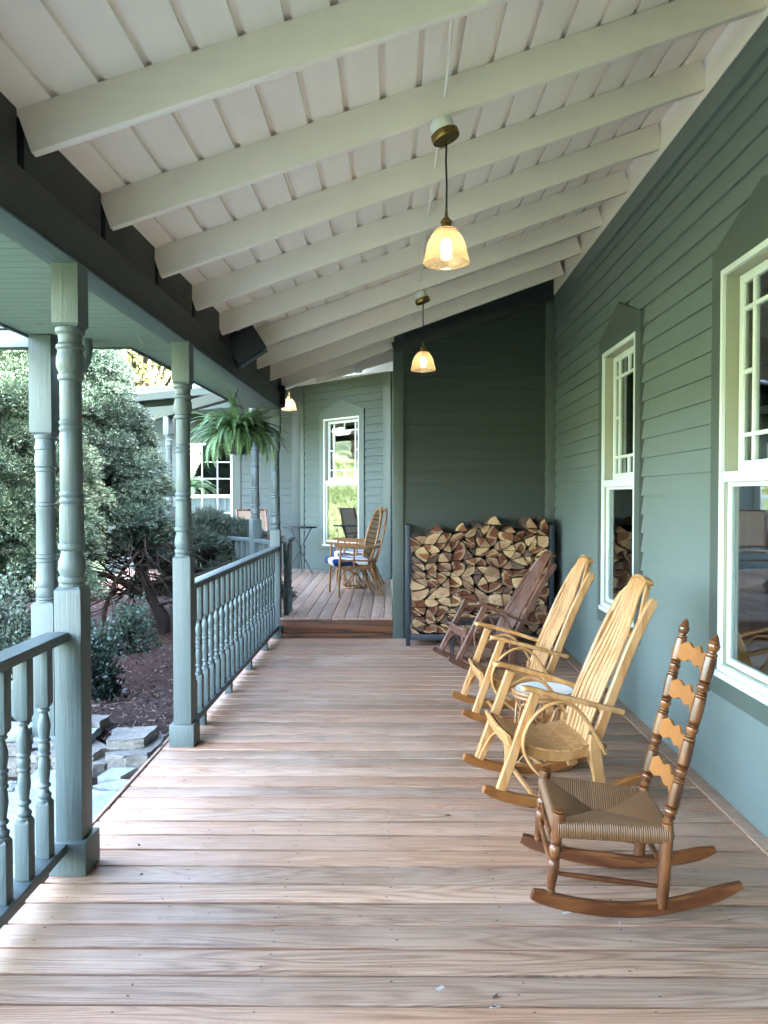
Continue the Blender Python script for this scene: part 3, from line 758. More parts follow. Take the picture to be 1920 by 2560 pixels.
bm = nb(); obox(bm, P5+V((.1, -.2, 2.71)), P6+V((-.02, .03, 2.71)), .11, .13); obox(bm, P6+V((-.02, .03, 2.712)), P7+V((0, 0, 2.712)), .11, .13); obox(bm, V((-1.15, 8.13, 2.50)), P5+V((0, 0, 2.50)), .10, .14)
obj('wing_beam', bm, M['gutter'], house, True)

# ------------------------------------------------------------------ porch roof
roof = thing('porch_roof', 'cream painted sloping porch ceiling with exposed rafters and dark green beam', 'porch roof', (0, 4, 2.4))
SL = .345
pz = lambda x, o=0: 2.63+SL*(x+1.2)+o
YL = lambda k: 2.58+.722*k
YR = lambda k: 2.70+.683*k
cosS = 1/math.sqrt(1+SL*SL)
wx = lambda y: W0x(y)-.004
for k in range(-7, 9):
    bm = nb(); a = V((-1.214, YL(k), 0)); b = V((min(1.66, W0x(YR(k))-.035), YR(k), 0))
    if k >= 8: b = V((.6, YR(k), 0))
    for p in (a, b): p.z = pz(p.x)+.5*.15/cosS+random.uniform(-.003, .003)
    obox(bm, a, b, .042, .15, (0, 0, 1), .006)
    obj('rafter', bm, M['cream'], roof, True)
bm = nb(); xa = -1.25; pw = .163/math.sqrt(1+SL*SL); i = 0
while xa < 1.70:
    xb = xa+pw*.83; xe = xa+pw
    yend = 9.25
    for (u, v, o0, o1) in ((xa, xb, .158, .180), (xb-.002, xe+.002, .176, .195)):
        v = min(v, 1.75)
        pts = [(u, pz(u, o0)), (v, pz(v, o0)), (v, pz(v, o1)), (u, pz(u, o1))]
        vs = prism(bm, pts, 12.9, basis((0, -3.6, 0), (1, 0, 0), (0, 0, 1), (0, 1, 0)))
        for q in vs: q.co.y += 0
    xa = xe
for v in bm.verts:
    if v.co.y > 9: v.co.y = 9.30 if v.co.x < .6 else 9.30
obj('ceiling_planks', bm, M['cream_y'], roof, True, smooth=0)
bm = nb(); prism(bm, [(-1.7, 2.66), (1.72, pz(1.72, .21)), (1.72, pz(1.72, .26)), (-1.7, 2.72)], 13.0, basis((0, -3.7, 0), (1, 0, 0), (0, 0, 1), (0, 1, 0)))
obj('roof_deck', bm, M['shingle'], roof, True)
bm = nb(); box(bm, (.004, -3.5, 3.575), (.040, 8.02, 3.83), .004, XW); obj('ledger', bm, M['cream_y'], roof, True)
# beam, blocking between rafters
BXi, BXo = -1.212, -1.343
bm = nb(); box(bm, (BXo, -3.5, 2.415), (BXi, 8.10, 2.585), .005)
for v in bm.verts: v.co.x += .012*(v.co.y-3.05)+.0
obj('beam', bm, M['shaded_green'], roof, True)
bm = nb(); box(bm, (BXo+.004, -3.5, 2.405), (BXi-.004, 8.08, 2.4135), .002)
for v in bm.verts: v.co.x += .012*(v.co.y-3.05)
obj('beam_underside', bm, M['rail'], roof, True)
for k in range(-7, 8):
    bm = nb(); box(bm, (-1.30, YL(k)+.024, 2.587), (-1.226, YL(k+1)-.024, 2.80), .004)
    for v in bm.verts: v.co.x += .010*(v.co.y-3.05)
    obj('blocking', bm, M['shaded_green'], roof, True)
bm = nb(); box(bm, (-1.24, 8.101, 2.455), (-1.11, 8.24, 2.66), .02); obj('beam_end', bm, M['bark'], roof, True)
# closing boards over the raised deck
bm = nb(); obox(bm, (-1.42, 10.0, 2.96+.24), (.03, 10.0, 3.12+.24), .04, .50, (0, 0, 1), .004)
obj('fascia_board', bm, M['cream'], roof, True)
bm = nb(); obox(bm, (-.93, 9.2, 2.82+.20), (.034, 9.2, 3.115+.20), .04, .40, (0, 0, 1), .004)
obj('fascia_board', bm, M['cream'], roof, True)
bm = nb(); box(bm, (-2.4, 9.28, 3.40), (.6, 14.5, 3.46)); obj('far_ceiling', bm, M['cream'], roof, True)
# narrow soffit over the eave, wider over the entry
bm = nb()
def bead(x0f, x1, ya, yb):
    y = ya
    while y < yb:
        e = min(y+.082, yb)
        x0 = x0f(.5*(y+e)); box(bm, (x0, y, 2.452), (x1(.5*(y+e)), e-.006, 2.466), 0); y += .082
bx = lambda y: BXo+.012*(y-3.05)-.004
bead(lambda y: -2.145 if y < 4.93 else -1.66+.02*(y-5), bx, -3.5, 8.4)
box(bm, (-2.16, -3.5, 2.468), (-1.3, 4.94, 2.476)); box(bm, (-1.66, 4.941, 2.468), (-1.3, 8.4, 2.476))
obj('soffit', bm, M['soffit'], roof, True, smooth=0)
bm = nb(); box(bm, (-2.168, -3.5, 2.44), (-2.147, 4.60, 2.56), .003); obj('fascia', bm, M['trim'], roof, True)
bm = nb(); obox(bm, (-2.02, 4.955, 2.50), (-1.668, 4.955, 2.50), .02, .12); obox(bm, (-1.668, 4.955, 2.501), (-1.60, 8.4, 2.501), .02, .12); obj('fascia', bm, M['trim'], roof, True)
bm = nb(); obox(bm, (-2.02, 4.9, 2.49), (-4.6, 4.95, 2.49), .10, .11, (0, 0, 1), .004); obj('entry_beam', bm, M['rail'], roof, True)
bm = nb(); sweep(bm, [(-2.40, 3.2, 2.43), (-2.40, 4.62, 2.43)], rect(.12, .10)); obj('gutter', bm, M['rail'], roof, True)
bm = nb(); q = [(-1.9, -3.7, 2.72), (-1.9, 9.3, 2.72)]
box(bm, (-2.35, -3.7, 2.58), (-1.6, 4.7, 2.64)); box(bm, (-4.6, 4.84, 2.55), (-2.0, 5.0, 2.95)); obj('eave_deck', bm, M['shingle'], roof, True)
# ------------------------------------------------------------------ porch posts
def lerp(a, b, t): return a+(b-a)*t
PROF = [(.047, 2.163), (.0525, 2.158), (.0525, 2.142), (.046, 2.132), (.0445, 2.112), (.0455, 2.10), (.051, 2.092), (.0515, 2.080), (.047, 2.072),
        (.047, 2.066), (.0505, 2.045), (.0515, 2.022), (.0495, 2.0), (.0445, 1.985), (.0445, 1.980), (.0475, 1.976), (.0475, 1.958), (.0425, 1.950),
        (.0425, 1.806), (.0412, 1.80), (.0440, 1.795), (.0455, 1.788), (.0440, 1.781), (.0412, 1.776), (.0440, 1.770), (.0455, 1.763), (.0440, 1.756), (.0418, 1.750),
        (.0435, 1.744), (.0440, 1.524), (.0422, 1.518), (.0450, 1.512), (.0465, 1.504), (.0450, 1.496), (.0425, 1.491), (.0450, 1.485), (.0465, 1.478), (.0450, 1.470), (.0425, 1.465),
        (.0455, 1.458), (.0468, 1.318), (.0455, 1.312), (.0495, 1.306), (.0505, 1.296), (.0490, 1.286), (.0430, 1.281), (.0425, 1.272), (.0480, 1.242), (.0508, 1.215),
        (.0500, 1.200), (.0455, 1.184), (.0450, 1.180), (.0500, 1.174), (.0508, 1.164), (.0498, 1.155), (.0465, 1.151), (.0490, 1.147), (.0490, 1.136)]
def post_mesh(prof, top, w, base=0):
    rm = sorted(r for r, z in prof)[len(prof)//2]; prof = [(rm+(r-rm)*1.45, z) for r, z in prof]
    zt, zb = prof[0][1]-.002, prof[-1][1]+.002
    bm = nb(); h = w/2
    def blk(za, zb_, c0, c1):
        vs = box(bm, (-h, -h, za), (h, h, zb_), 0)
        es = [e for e in bm.edges if all(v in vs for v in e.verts)]
        bmesh.ops.bevel(bm, geom=es, offset=.004, segments=2, affect='EDGES', profile=.6)
    blk(base, zb-.012, 0, 0)
    # chamfered shoulders
    def shoulder(z0, z1):
        a = [bm.verts.new((x*h*.985, y*h*.985, z0)) for x, y in ((-1, -1), (1, -1), (1, 1), (-1, 1))]
        b = [bm.verts.new((x*h*.80, y*h*.80, z1)) for x, y in ((-1, -1), (1, -1), (1, 1), (-1, 1))]
        for i in range(4): bm.faces.new((a[i], a[(i+1) % 4], b[(i+1) % 4], b[i]))
        bm.faces.new(b)
    shoulder(zb-.013, zb)
    blk(zt+.012, top, 0, 0); shoulder(zt+.013, zt)
    lathe(bm, prof[::-1], 28)
    return bm
def plinth(t, w=.150, h=.135):
    bm = nb(); box(bm, (-w/2, -w/2, 0), (w/2, w/2, h), .008); bmesh.ops.bevel; obj('plinth', bm, M['post'], t)
def porch_post(loc, label, prof=PROF, top=2.414, w=.106, base=0, rz=0, pl=True):
    t = thing('porch_post', label, 'porch post', loc, rz, 'turned porch posts')
    obj('shaft', post_mesh(prof, top, w, base), M['post'], t, smooth=28)
    if pl: plinth(t)
    return t
p1 = porch_post((-1.267, 3.052, 0), 'nearest turned green porch post with a square plinth, at the end of the near railing')
p2 = dup(p1, (-1.236, 4.596, 0), label='second turned green porch post, standing right of the open entry beside the stones')
p3 = dup(p1, (-1.205, 8.105, 0), label='turned green post at the step, at the far end of the long railing')
PB = [(.0595, 1.862), (.0615, 1.855), (.0600, 1.84), (.055, 1.835), (.0575, 1.80), (.060, 1.792), (.0600, 1.775), (.0565, 1.768), (.0590, 1.735), (.060, 1.70), (.0585, 1.672),
      (.0540, 1.668), (.0595, 1.660), (.0595, 1.645), (.0555, 1.638), (.0560, 1.46), (.0535, 1.455), (.0575, 1.448), (.0575, 1.438), (.0540, 1.432), (.0575, 1.426), (.0575, 1.414),
      (.0555, 1.408), (.0570, 1.15), (.0545, 1.144), (.0585, 1.138), (.0585, 1.126), (.0550, 1.120), (.0585, 1.114), (.0585, 1.102), (.056, 1.096), (.0585, .985), (.0600, .978), (.0600, .955), (.0575, .948),
      (.060, .918), (.0575, .892), (.0555, .888), (.0600, .882), (.0600, .876), (.056, .872), (.0595, .866), (.0595, .86)]
pb = porch_post((-2.065, 4.60, -.12), 'thick turned post out in front, behind the nearest post, carrying the entry corner',
                [(r, z+.12) for r, z in PB], 2.445+.12, .134, 0, 0, False)
pr5 = [(r, 1.23+(z-1.136)*.96) for r, z in PROF]
p5 = porch_post((-1.523, 8.70, .0), 'turned post turned cornerwise, left of the post at the step', pr5, 2.62, .108, .0, R(33), False)
pr6 = [(r, z+.21) for r, z in PROF]
p6 = porch_post((-3.219, 11.2, 0), 'distant turned post under the far wing roof beside the curtained window', pr6, 2.645, .12, .0, R(56), False)

# ------------------------------------------------------------------ railings
BP = [(.0235, .338), (.0245, .344), (.0235, .352), (.0205, .356), (.0235, .362), (.0235, .370), (.018, .378), (.0165, .392), (.0215, .398), (.0225, .403), (.0205, .409), (.0175, .414),
      (.0195, .440), (.0222, .470), (.0205, .500), (.018, .514), (.0222, .518), (.0225, .524), (.0195, .530), (.0215, .543), (.0215, .555), (.0195, .566), (.0222, .571), (.0225, .577), (.019, .583),
      (.0205, .600), (.0226, .625), (.0215, .645), (.0175, .668), (.016, .680), (.0205, .684), (.0215, .689), (.0195, .694), (.0175, .697), (.0215, .701), (.0222, .706), (.021, .711)]
def baluster_bm(sz=1.0):
    bm = nb(); h = .0255
    for a, b in ((.131, .336), (.712, .925)): box(bm, (-h, -h, a), (h, h, b), .003)
    for a, b in ((.335, .345), (.713, .703)):
        A = [bm.verts.new((x*h*.96, y*h*.96, a)) for x, y in ((-1, -1), (1, -1), (1, 1), (-1, 1))]; B = [bm.verts.new((x*h*.8, y*h*.8, b)) for x, y in ((-1, -1), (1, -1), (1, 1), (-1, 1))]
        for i in range(4): bm.faces.new((A[i], A[(i+1) % 4], B[(i+1) % 4], B[i]))
    lathe(bm, [(.0205+(r-.0205)*1.5, z) for r, z in BP], 18, cap=False)
    return bm
BAL = None
def railing(loc, d, L, label, spacing=.165, first=.1, feet=(), rise=0, wtop=.088, ball=True):
    """local: along +y from 0 to L"""
    global BAL
    rz = math.atan2(-d[0], d[1])
    t = thing('porch_railing', label, 'railing', loc, rz, 'green porch railings')
    bm = nb(); box(bm, (-wtop/2, 0, .924), (wtop/2, L, .962), .006); obj('top_rail', bm, M['rail'], t)
    bm = nb(); box(bm, (-.04, 0, .092), (.04, L, .131), .005); obj('bottom_rail', bm, M['rail'], t)
    for f in feet: bm = nb(); box(bm, (-.026, f-.026, 0), (.026, f+.026, .0915), .003); obj('foot_block', bm, M['rail'], t)
    y = first
    while y < L-.04:
        if BAL is None: b = obj('baluster', baluster_bm(), M['post'], t, smooth=35); BAL = b
        else:
            b = BAL.copy(); col.objects.link(b); b.parent = t
        b.location = (0, y, 0); y += spacing
    return t
railing((-1.263, -.70, 0), (-.012, 1), 3.70, 'near green railing running off the left edge of the photo', first=.0275+.165*.5, feet=(.9, 1.8))
railing((-1.232, 4.645, 0), (.009, 1), 3.405, 'long green railing of turned balusters from the second post to the step', first=.115, spacing=.163, feet=(.35, 1.15, 1.95, 2.75))
railing((-1.115, 8.14, .065), (-.0, 1), .55, 'short stub of railing on the raised deck beside the step', first=.10, spacing=.16)
dv = (P5-V((-1.205, 8.105, 0))); 
railing((-1.235, 8.16, .045), (dv.x, dv.y), dv.length-.13, 'short railing between the step post and the cornerwise post', first=.1, spacing=.15)
dv = (P6-P5)
railing(tuple(P5+dv.normalized()*.08+V((0, 0, .04))), (dv.x, dv.y), dv.length-.16, 'far railing of the raised deck, half hidden by the juniper', first=.1, spacing=.165)

# ------------------------------------------------------------------ pendant lamps
def pendant(x, y, zshade, zcan, label, first=None):
    L = zcan-zshade                                     # shade rim to canopy underside
    t = thing('pendant_lamp', label, 'pendant lamp', (x, y, zshade), 0, 'amber glass pendant lamps')
    sl = math.atan(SL); T = Matrix.Translation((0, 0, L))@Matrix.Rotation(-sl, 4, 'Y')
    bm = nb(); lathe(bm, [(.020, 0), (.0585, 0), (.060, .003), (.060, .030), (.056, .034), (.02, .034)], 32, T); obj('canopy', bm, M['brass'], t)
    bm = nb(); lathe(bm, [(.05, .034), (.052, .036), (.050, .080), (.046, .086), (.01, .086)], 28, T)
    for q in (-.3, .3):
        a = -1.57+q; lathe(bm, [(.008, 0), (.008, .004)], 12, T@basis((.050*math.cos(a), .050*math.sin(a), .062), (-math.sin(a), math.cos(a), 0), (0, 0, 1), (math.cos(a), math.sin(a), 0)))
    obj('junction_box', bm, M['porcelain'], t)
    bm = nb(); zs = .27
    tube(bm, [(0, 0, .212), (.0015, 0, lerp(.25, L, .3)), (-.002, .001, lerp(.25, L, .65)), (0, 0, L+.004)], .0042, 8); obj('cord', bm, M['cord'], t)
    bm = nb(); lathe(bm, [(.006, L-.02), (.006, L+.002)], 10); obj('cord_grip', bm, M['brass'], t)
    bm = nb(); lathe(bm, [(.004, .229), (.006, .227), (.0075, .202), (.010, .195), (.025, .179), (.0255, .172), (.021, .170), (.0225, .168), (.0225, .149), (.018, .147), (.017, .10)], 24)
    obj('socket', bm, M['brass'], t)
    out = [(.030, .145), (.046, .144), (.049, .139), (.048, .134), (.058, .125), (.069, .110), (.078, .092), (.085, .071), (.0895, .050), (.092, .034), (.0955, .024), (.0995, .008), (.0985, .0)]
    inn = [(r-.003, z) for r, z in out[::-1]]
    bm = nb(); lathe(bm, out+inn, 48, cap=False); obj('shade', bm, M['shade'], t)
    bm = nb(); lathe(bm, [(.012, .112), (.016, .10), (.0225, .085), (.024, .065), (.0225, .045), (.016, .030), (.006, .024)], 20); obj('bulb', bm, M['bulb'], t)
    return t
pendant(.243, 3.32, 2.495, 3.02, 'nearest lit pendant lamp with amber ribbed glass shade, hung over the deck')
pendant(.268, 6.16, 2.497, 3.035, 'second lit pendant lamp, hanging in front of the dark end wall')
pendant(-1.30, 9.96, 2.60, 3.10, 'small distant lit pendant lamp just right of the hanging fern')

# ceiling cable and hooks
bm = nb(); pts = []
for k in range(-4, 8):
    y0_ = YL(k)+(YR(k)-YL(k))*.52; y1_ = YL(k+1)+(YR(k+1)-YL(k+1))*.52; zz = pz(.235)
    pts += [(.235, y0_, zz+.075), (.228+.01*math.sin(k), lerp(y0_, y1_, .3), zz+.115), (.238, lerp(y0_, y1_, .7), zz+.118)]
tube(bm, spline(pts, 200), .0065, 8)
tag(recenter(obj('ceiling_cable', bm, M['cream'])), 'white cable threaded through the ceiling rafters above the lamps', 'cable')
t = thing('junction_box', 'small white electrical box with a cable on the far fascia board above the raised deck', 'junction box', (-.37, 9.17, 2.985))
bm = nb(); box(bm, (-.045, -.035, -.03), (.045, .008, .035), .004); obj('housing', bm, M['porcelain'], t)
bm = nb(); tube(bm, spline([(.01, -.012, .03), (.035, -.014, .10), (.075, -.012, .20), (.09, .0, .28)], 14), .008, 8); obj('cable', bm, M['porcelain'], t)
for s in (-.03, .03): bm = nb(); lathe(bm, [(.006, 0), (.006, .004)], 8, Matrix.Translation((s, -.039, -.01))@Matrix.Rotation(R(90), 4, 'X')); obj('screw', bm, M['black'], t)
def hook(x, y, z, label, mat):
    bm = nb(); tube(bm, spline([(0, 0, 0), (0, 0, -.03), (.012, 0, -.045), (.022, 0, -.06), (.012, 0, -.078), (-.006, 0, -.07)], 24), .003, 6)
    lathe(bm, [(.007, 0), (.007, .002)], 10)
    o = obj('ceiling_hook', bm, mat); o.location = (x, y, z); tag(o, label, 'hook', 'hooks in the porch ceiling')
hook(.30, YL(2)+.06, pz(.30)+.08, 'white hook screwed into a rafter beside the nearest lamp cord', M['cream'])
hook(-1.80, 3.95, 2.452, 'small green hook in the entry soffit left of the nearest post', M['soffit'])
hook(-1.48, 4.55, 2.452, 'small green hook in the soffit between the two near posts', M['soffit'])

# speaker
t = thing('loudspeaker', 'black loudspeaker tilted under the ceiling at the beam', 'loudspeaker', (-1.10, 5.95, 2.615))
T = Matrix.Rotation(R(-32), 4, 'Y')@Matrix.Rotation(R(14), 4, 'X')@Matrix.Rotation(R(10), 4, 'Z')
bm = nb(); box(bm, (-.13, -.11, -.06), (.13, .11, .155), .012, T); obj('cabinet', bm, M['blackplastic'], t)
bm = nb(); box(bm, (-.118, -.118, -.05), (.118, -.111, .145), .003, T); obj('grille', bm, M['black'], t)
bm = nb(); box(bm, (-.122, -.10, -.088), (.122, .10, -.061), .008, T); obj('lower_trim', bm, M['rail'], t)
bm = nb(); obox(bm, T@V((.0, .02, .15)), T@V((-.03, .04, .23)), .05, .012); obj('bracket', bm, M['black'], t)

# ------------------------------------------------------------------ hanging fern
t = thing('hanging_fern', 'lush green fern in a dark plastic pot hanging from the porch beam', 'fern', (-1.318, 6.6, 1.852))
bm = nb(); lathe(bm, [(.03, 0), (.088, .0), (.091, .006), (.090, .022), (.094, .028), (.094, .034), (.112, .165), (.118, .168), (.120, .195), (.114, .198), (.108, .17), (.09, .16), (.01, .16)], 32); obj('pot', bm, M['potplastic'], t)
bm = nb()
for a in (0.4, 2.5, 4.6): tube(bm, [(.115*math.cos(a), .115*math.sin(a), .19), (.012*math.cos(a), .012*math.sin(a), .50)], .0022, 6)
tube(bm, [(0, 0, .49), (0, 0, .53)], .006, 6)
tube(bm, spline([(0, 0, .52), (.012, 0, .535), (.014, 0, .555), (.0, 0, .57), (-.004, 0, .585), (.004, 0, .603)], 20), .003, 6); obj('hanger', bm, M['black'], t)
bm = nb(); box(bm, (-.022, -.001, 0), (.026, .001, .03), 0, Matrix.Translation((.035, -.112, .10))@Matrix.Rotation(R(12), 4, 'Y')@Matrix.Rotation(R(10), 4, 'X')); obj('price_tag', bm, M['tag'], t)
Q = []; tone = []
def frond(base, az, elev, L, droop, w0, tn):
    p = np.array(base); n = int(L/.0115); st = L/n
    d0 = elev
    side = np.array([-math.sin(az), math.cos(az), 0.])
    for i in range(n):
        f = i/n; e = d0-droop*f**1.25
        d = np.array([math.cos(az)*math.cos(e), math.sin(az)*math.cos(e), math.sin(e)])
        nrm = np.cross(side, d); q = p+d*st
        Q.append([p-side*.0013, q-side*.0013, q+side*.0013, p+side*.0013]); tone.append(tn*.6)
        wl = w0*min(1, f*5+.25)*(1-f**2.4)**.8*(.85+.3*random.random())
        for s in (-1, 1):
            a = side*s*.94+d*.35-nrm*(.10+.25*random.random()); a = a/np.linalg.norm(a); b = d*.0060
            tip = p+a*wl
            Q.append([p-b, p+b, tip+b*.35, tip-b*.35]); tone.append(min(1, max(0, tn+random.uniform(-.15, .2))))
        p = q
for i in range(290):
    az = random.uniform(0, 2*math.pi); 
    el = random.choice([1.25, .95, .6, .3])+random.uniform(-.2, .2)
    Lf = random.uniform(.36, .58)*(1.0 if el < .9 else .85)
    if el > 1.1 and i % 3: Lf *= .8
    if i > 175: Lf *= .62
    frond((.05*math.cos(az)*random.random(), .05*math.sin(az)*random.random(), .165), az, el, Lf, random.uniform(.9, 2.9), random.uniform(.030, .047), random.random()**1.1)
quads_obj('fronds', np.array(Q), np.array(tone), M['fern'], t)
# ------------------------------------------------------------------ bentwood rockers (x = back, y = across, z = up; origin under the front legs)
def rocker(loc, rz, label, ma, mb, tilt=0):
    t = thing('bentwood_rocker', label, 'rocking chair', loc, rz, 'bentwood rocking chairs along the wall')
    P = t
    piv = Matrix.Translation((.27, 0, 0)) @ Matrix.Rotation(tilt, 4, 'Y') @ Matrix.Translation((-.27, 0, 0))
    def part(name, bm, mat, parent=None, smooth=40):
        bmesh.ops.transform(bm, matrix=piv, verts=bm.verts); return obj(name, bm, mat, parent or t, smooth=smooth)
    rz_ = lambda x: .62*(x-.27)**2
    for s in (-1, 1):
        bm = nb(); ys = s*.225
        pts = [(x, ys, rz_(x)+.024) for x in [(-.085+.785*i/24) for i in range(25)]]
        def rs(f): 
            k = 1-.75*max(0, (f-.86)/.14)**2 if f > .86 else (.62+.38*min(1, f/.05))
            return (1, k)
        sweep(bm, pts, rect(.042, .048), (0, 1, 0), scale=rs); part('runner', bm, mb)
        bm = nb(); sweep(bm, [(-.005, ys, .085), (.08, ys, .32), (.168, ys, .555)], rect(.030, .046), (0, 1, 0)); part('front_leg', bm, ma)
        bm = nb(); sweep(bm, spline([(.505, s*.20, .05), (.485, s*.20, .18), (.47, s*.20, .285), (.475, s*.198, .33)], 12), rect(.030, .056), (0, 1, 0)); part('rear_leg', bm, ma)
        bm = nb(); sweep(bm, spline([(.462, s*.197, .25), (.50, s*.196, .36), (.575, s*.19, .55), (.66, s*.182, .75), (.735, s*.176, .90), (.785, s*.172, .985)], 20), rect(.026, .052, .5), (0, 1, 0), scale=lambda f: 1 if f < .93 else .55+.45*math.sqrt(max(0, 1-((f-.93)/.07)**2))); part('back_post', bm, ma)
        bm = nb(); pts = spline([(.085, s*.262, .588), (.13, s*.268, .584), (.22, s*.272, .560), (.36, s*.262, .522), (.50, s*.236, .478), (.605, s*.217, .448)], 22)
        sweep(bm, pts, rect(.060, .024, .7), (0, 1, 0), scale=lambda f: (.45+.55*min(1, f/.08), 1) if f < .08 else (1-.42*f, 1)); part('arm', bm, ma)
        hoop = spline([(.36, s*.222, .035), (.26, s*.238, .105), (.155, s*.244, .195), (.105, s*.246, .29), (.115, s*.246, .385), (.175, s*.246, .465), (.26, s*.244, .508), (.34, s*.238, .495), (.42, s*.228, .415), (.485, s*.222, .31), (.52, s*.218, .245)], 60)
        bm = nb(); sweep(bm, hoop, circ(.0115, 8, .0095), (0, 1, 0)); part('bent_hoop', bm, ma)
    # seat
    sz = lambda x: .262+.085*((.30-x)/.26)**2*(1 if x < .30 else 0)+.03*max(0, (x-.34)/.14)
    for s in (-1, 1):
        bm = nb(); sweep(bm, [(x, s*.19, sz(x)-.030) for x in [(.05+.43*i/14) for i in range(15)]], rect(.020, .045), (0, 1, 0)); part('seat_rail', bm, ma)
    bm = nb(); sweep(bm, [(.048, -.222, .315), (.042, 0, .308), (.048, .222, .315)], rect(.078, .020, .5), (-.34, 0, .94)); part('seat_apron', bm, ma)
    for i in range(7):
        x0, x1 = .060+i*.060, .060+i*.060+.054
        bm = nb(); n = 10; A = []
        for j in range(n+1):
            y = -.205+.41*j/n; bow = .012*(1-(y/.205)**2) if i == 6 else 0
            A.append([bm.verts.new((x, y, z)) for x, z in ((x0, sz(x0)-.006), (x1+bow*2, sz(x1)-.006), (x1+bow*2, sz(x1)+.006), (x0, sz(x0)+.006))])
        for a, b in zip(A, A[1:]):
            for k in range(4): bm.faces.new((a[k], a[(k+1) % 4], b[(k+1) % 4], b[k]))
        bm.faces.new(A[0][::-1]); bm.faces.new(A[-1])
        part('seat_slat', bm, ma)
    # front arch and rear brace
    bm = nb(); sweep(bm, spline([(.0, -.196, .095), (.035, -.185, .175), (.06, -.12, .255), (.066, 0, .285), (.06, .12, .255), (.035, .185, .175), (.0, .196, .095)], 40), rect(.030, .012, .5), (1, 0, .3)); part('front_arch', bm, ma)
    bm = nb(); sweep(bm, spline([(.49, -.185, .07), (.478, -.15, .17), (.47, -.05, .225), (.47, .05, .225), (.478, .15, .17), (.49, .185, .07)], 30), rect(.024, .010, .5), (1, 0, 0)); part('rear_arch', bm, ma)
    bm = nb(); obox(bm, (.17, -.222, .045), (.17, .222, .045), .02, .02, bev=.004); part('stretcher', bm, ma)
    # back slats gathering towards a rounded crest
    prof = spline([(.455, 0, .245), (.478, 0, .33), (.505, 0, .42), (.553, 0, .54), (.612, 0, .66), (.668, 0, .775), (.712, 0, .88), (.755, 0, .985), (.788, 0, 1.055), (.800, 0, 1.072)], 45)
    HS = [(.20, .142), (.30, .150), (.45, .158), (.62, .152), (.76, .138), (.88, .113), (.97, .097), (1.03, .092), (1.09, .084)]
    hp = np.polyfit([h[0] for h in HS], [h[1] for h in HS], 4)
    half = lambda z: float(np.polyval(hp, z))
    N = 7
    for i in range(N):
        bm = nb(); A = []
        for p in prof:
            h = half(p.z); wd = 2*h/N; yc = -h+wd*(i+.5); g = .0068-.0040*min(1, max(0, (p.z-.70)/.25))
            cur = -.012*(1-(yc/.16)**2)*(1-.5*min(1, max(0, (p.z-.7)/.3)))
            ww = wd/2-g
            A.append([bm.verts.new((p.x-cur-.02+x, yc+y, p.z)) for x, y in ((-.006, -ww+.004), (-.006, ww-.004), (-.003, ww), (.006, ww), (.006, -ww), (-.003, -ww))])
        for a, b in zip(A, A[1:]):
            for k in range(6): bm.faces.new((a[k], a[(k+1) % 6], b[(k+1) % 6], b[k]))
        bm.faces.new(A[0][::-1]); bm.faces.new(A[-1])
        part('back_slat', bm, ma)
    bm = nb(); sweep(bm, spline([(.800, -.082, 1.048), (.800, -.055, 1.070), (.800, 0, 1.080), (.800, .055, 1.070), (.800, .082, 1.048)], 20), rect(.058, .016, .9), (1, 0, -.35)); part('crest', bm, ma)
    for s in (-1, 1):
        bm = nb(); sweep(bm, spline([(.795, s*.078, 1.04), (.765, s*.118, 1.0), (.742, s*.142, .945), (.72, s*.158, .88)], 14), rect(.014, .030, .6), (0, 1, 0)); part('crest_bend', bm, ma)
    for z, x in ((.80, .700), (.44, .525)):
        bm = nb(); obox(bm, (x, -.185, z), (x, .185, z), .022, .026, bev=.004); part('back_rail', bm, ma)
    return t
ra = rocker((.507, 3.867, 0), R(6.5), 'near golden oak bentwood rocker, next to the ladder back chair', M['oak'], M['slat'])
rb = dup(ra, (.542, 5.175, 0), R(4.1), 'middle golden oak bentwood rocker, behind the small rattan table')
rc = rocker((.500, 6.57, 0), R(14), 'dark brown bentwood rocker in front of the woodpile', M['hickory'], M['hickory'], R(8))

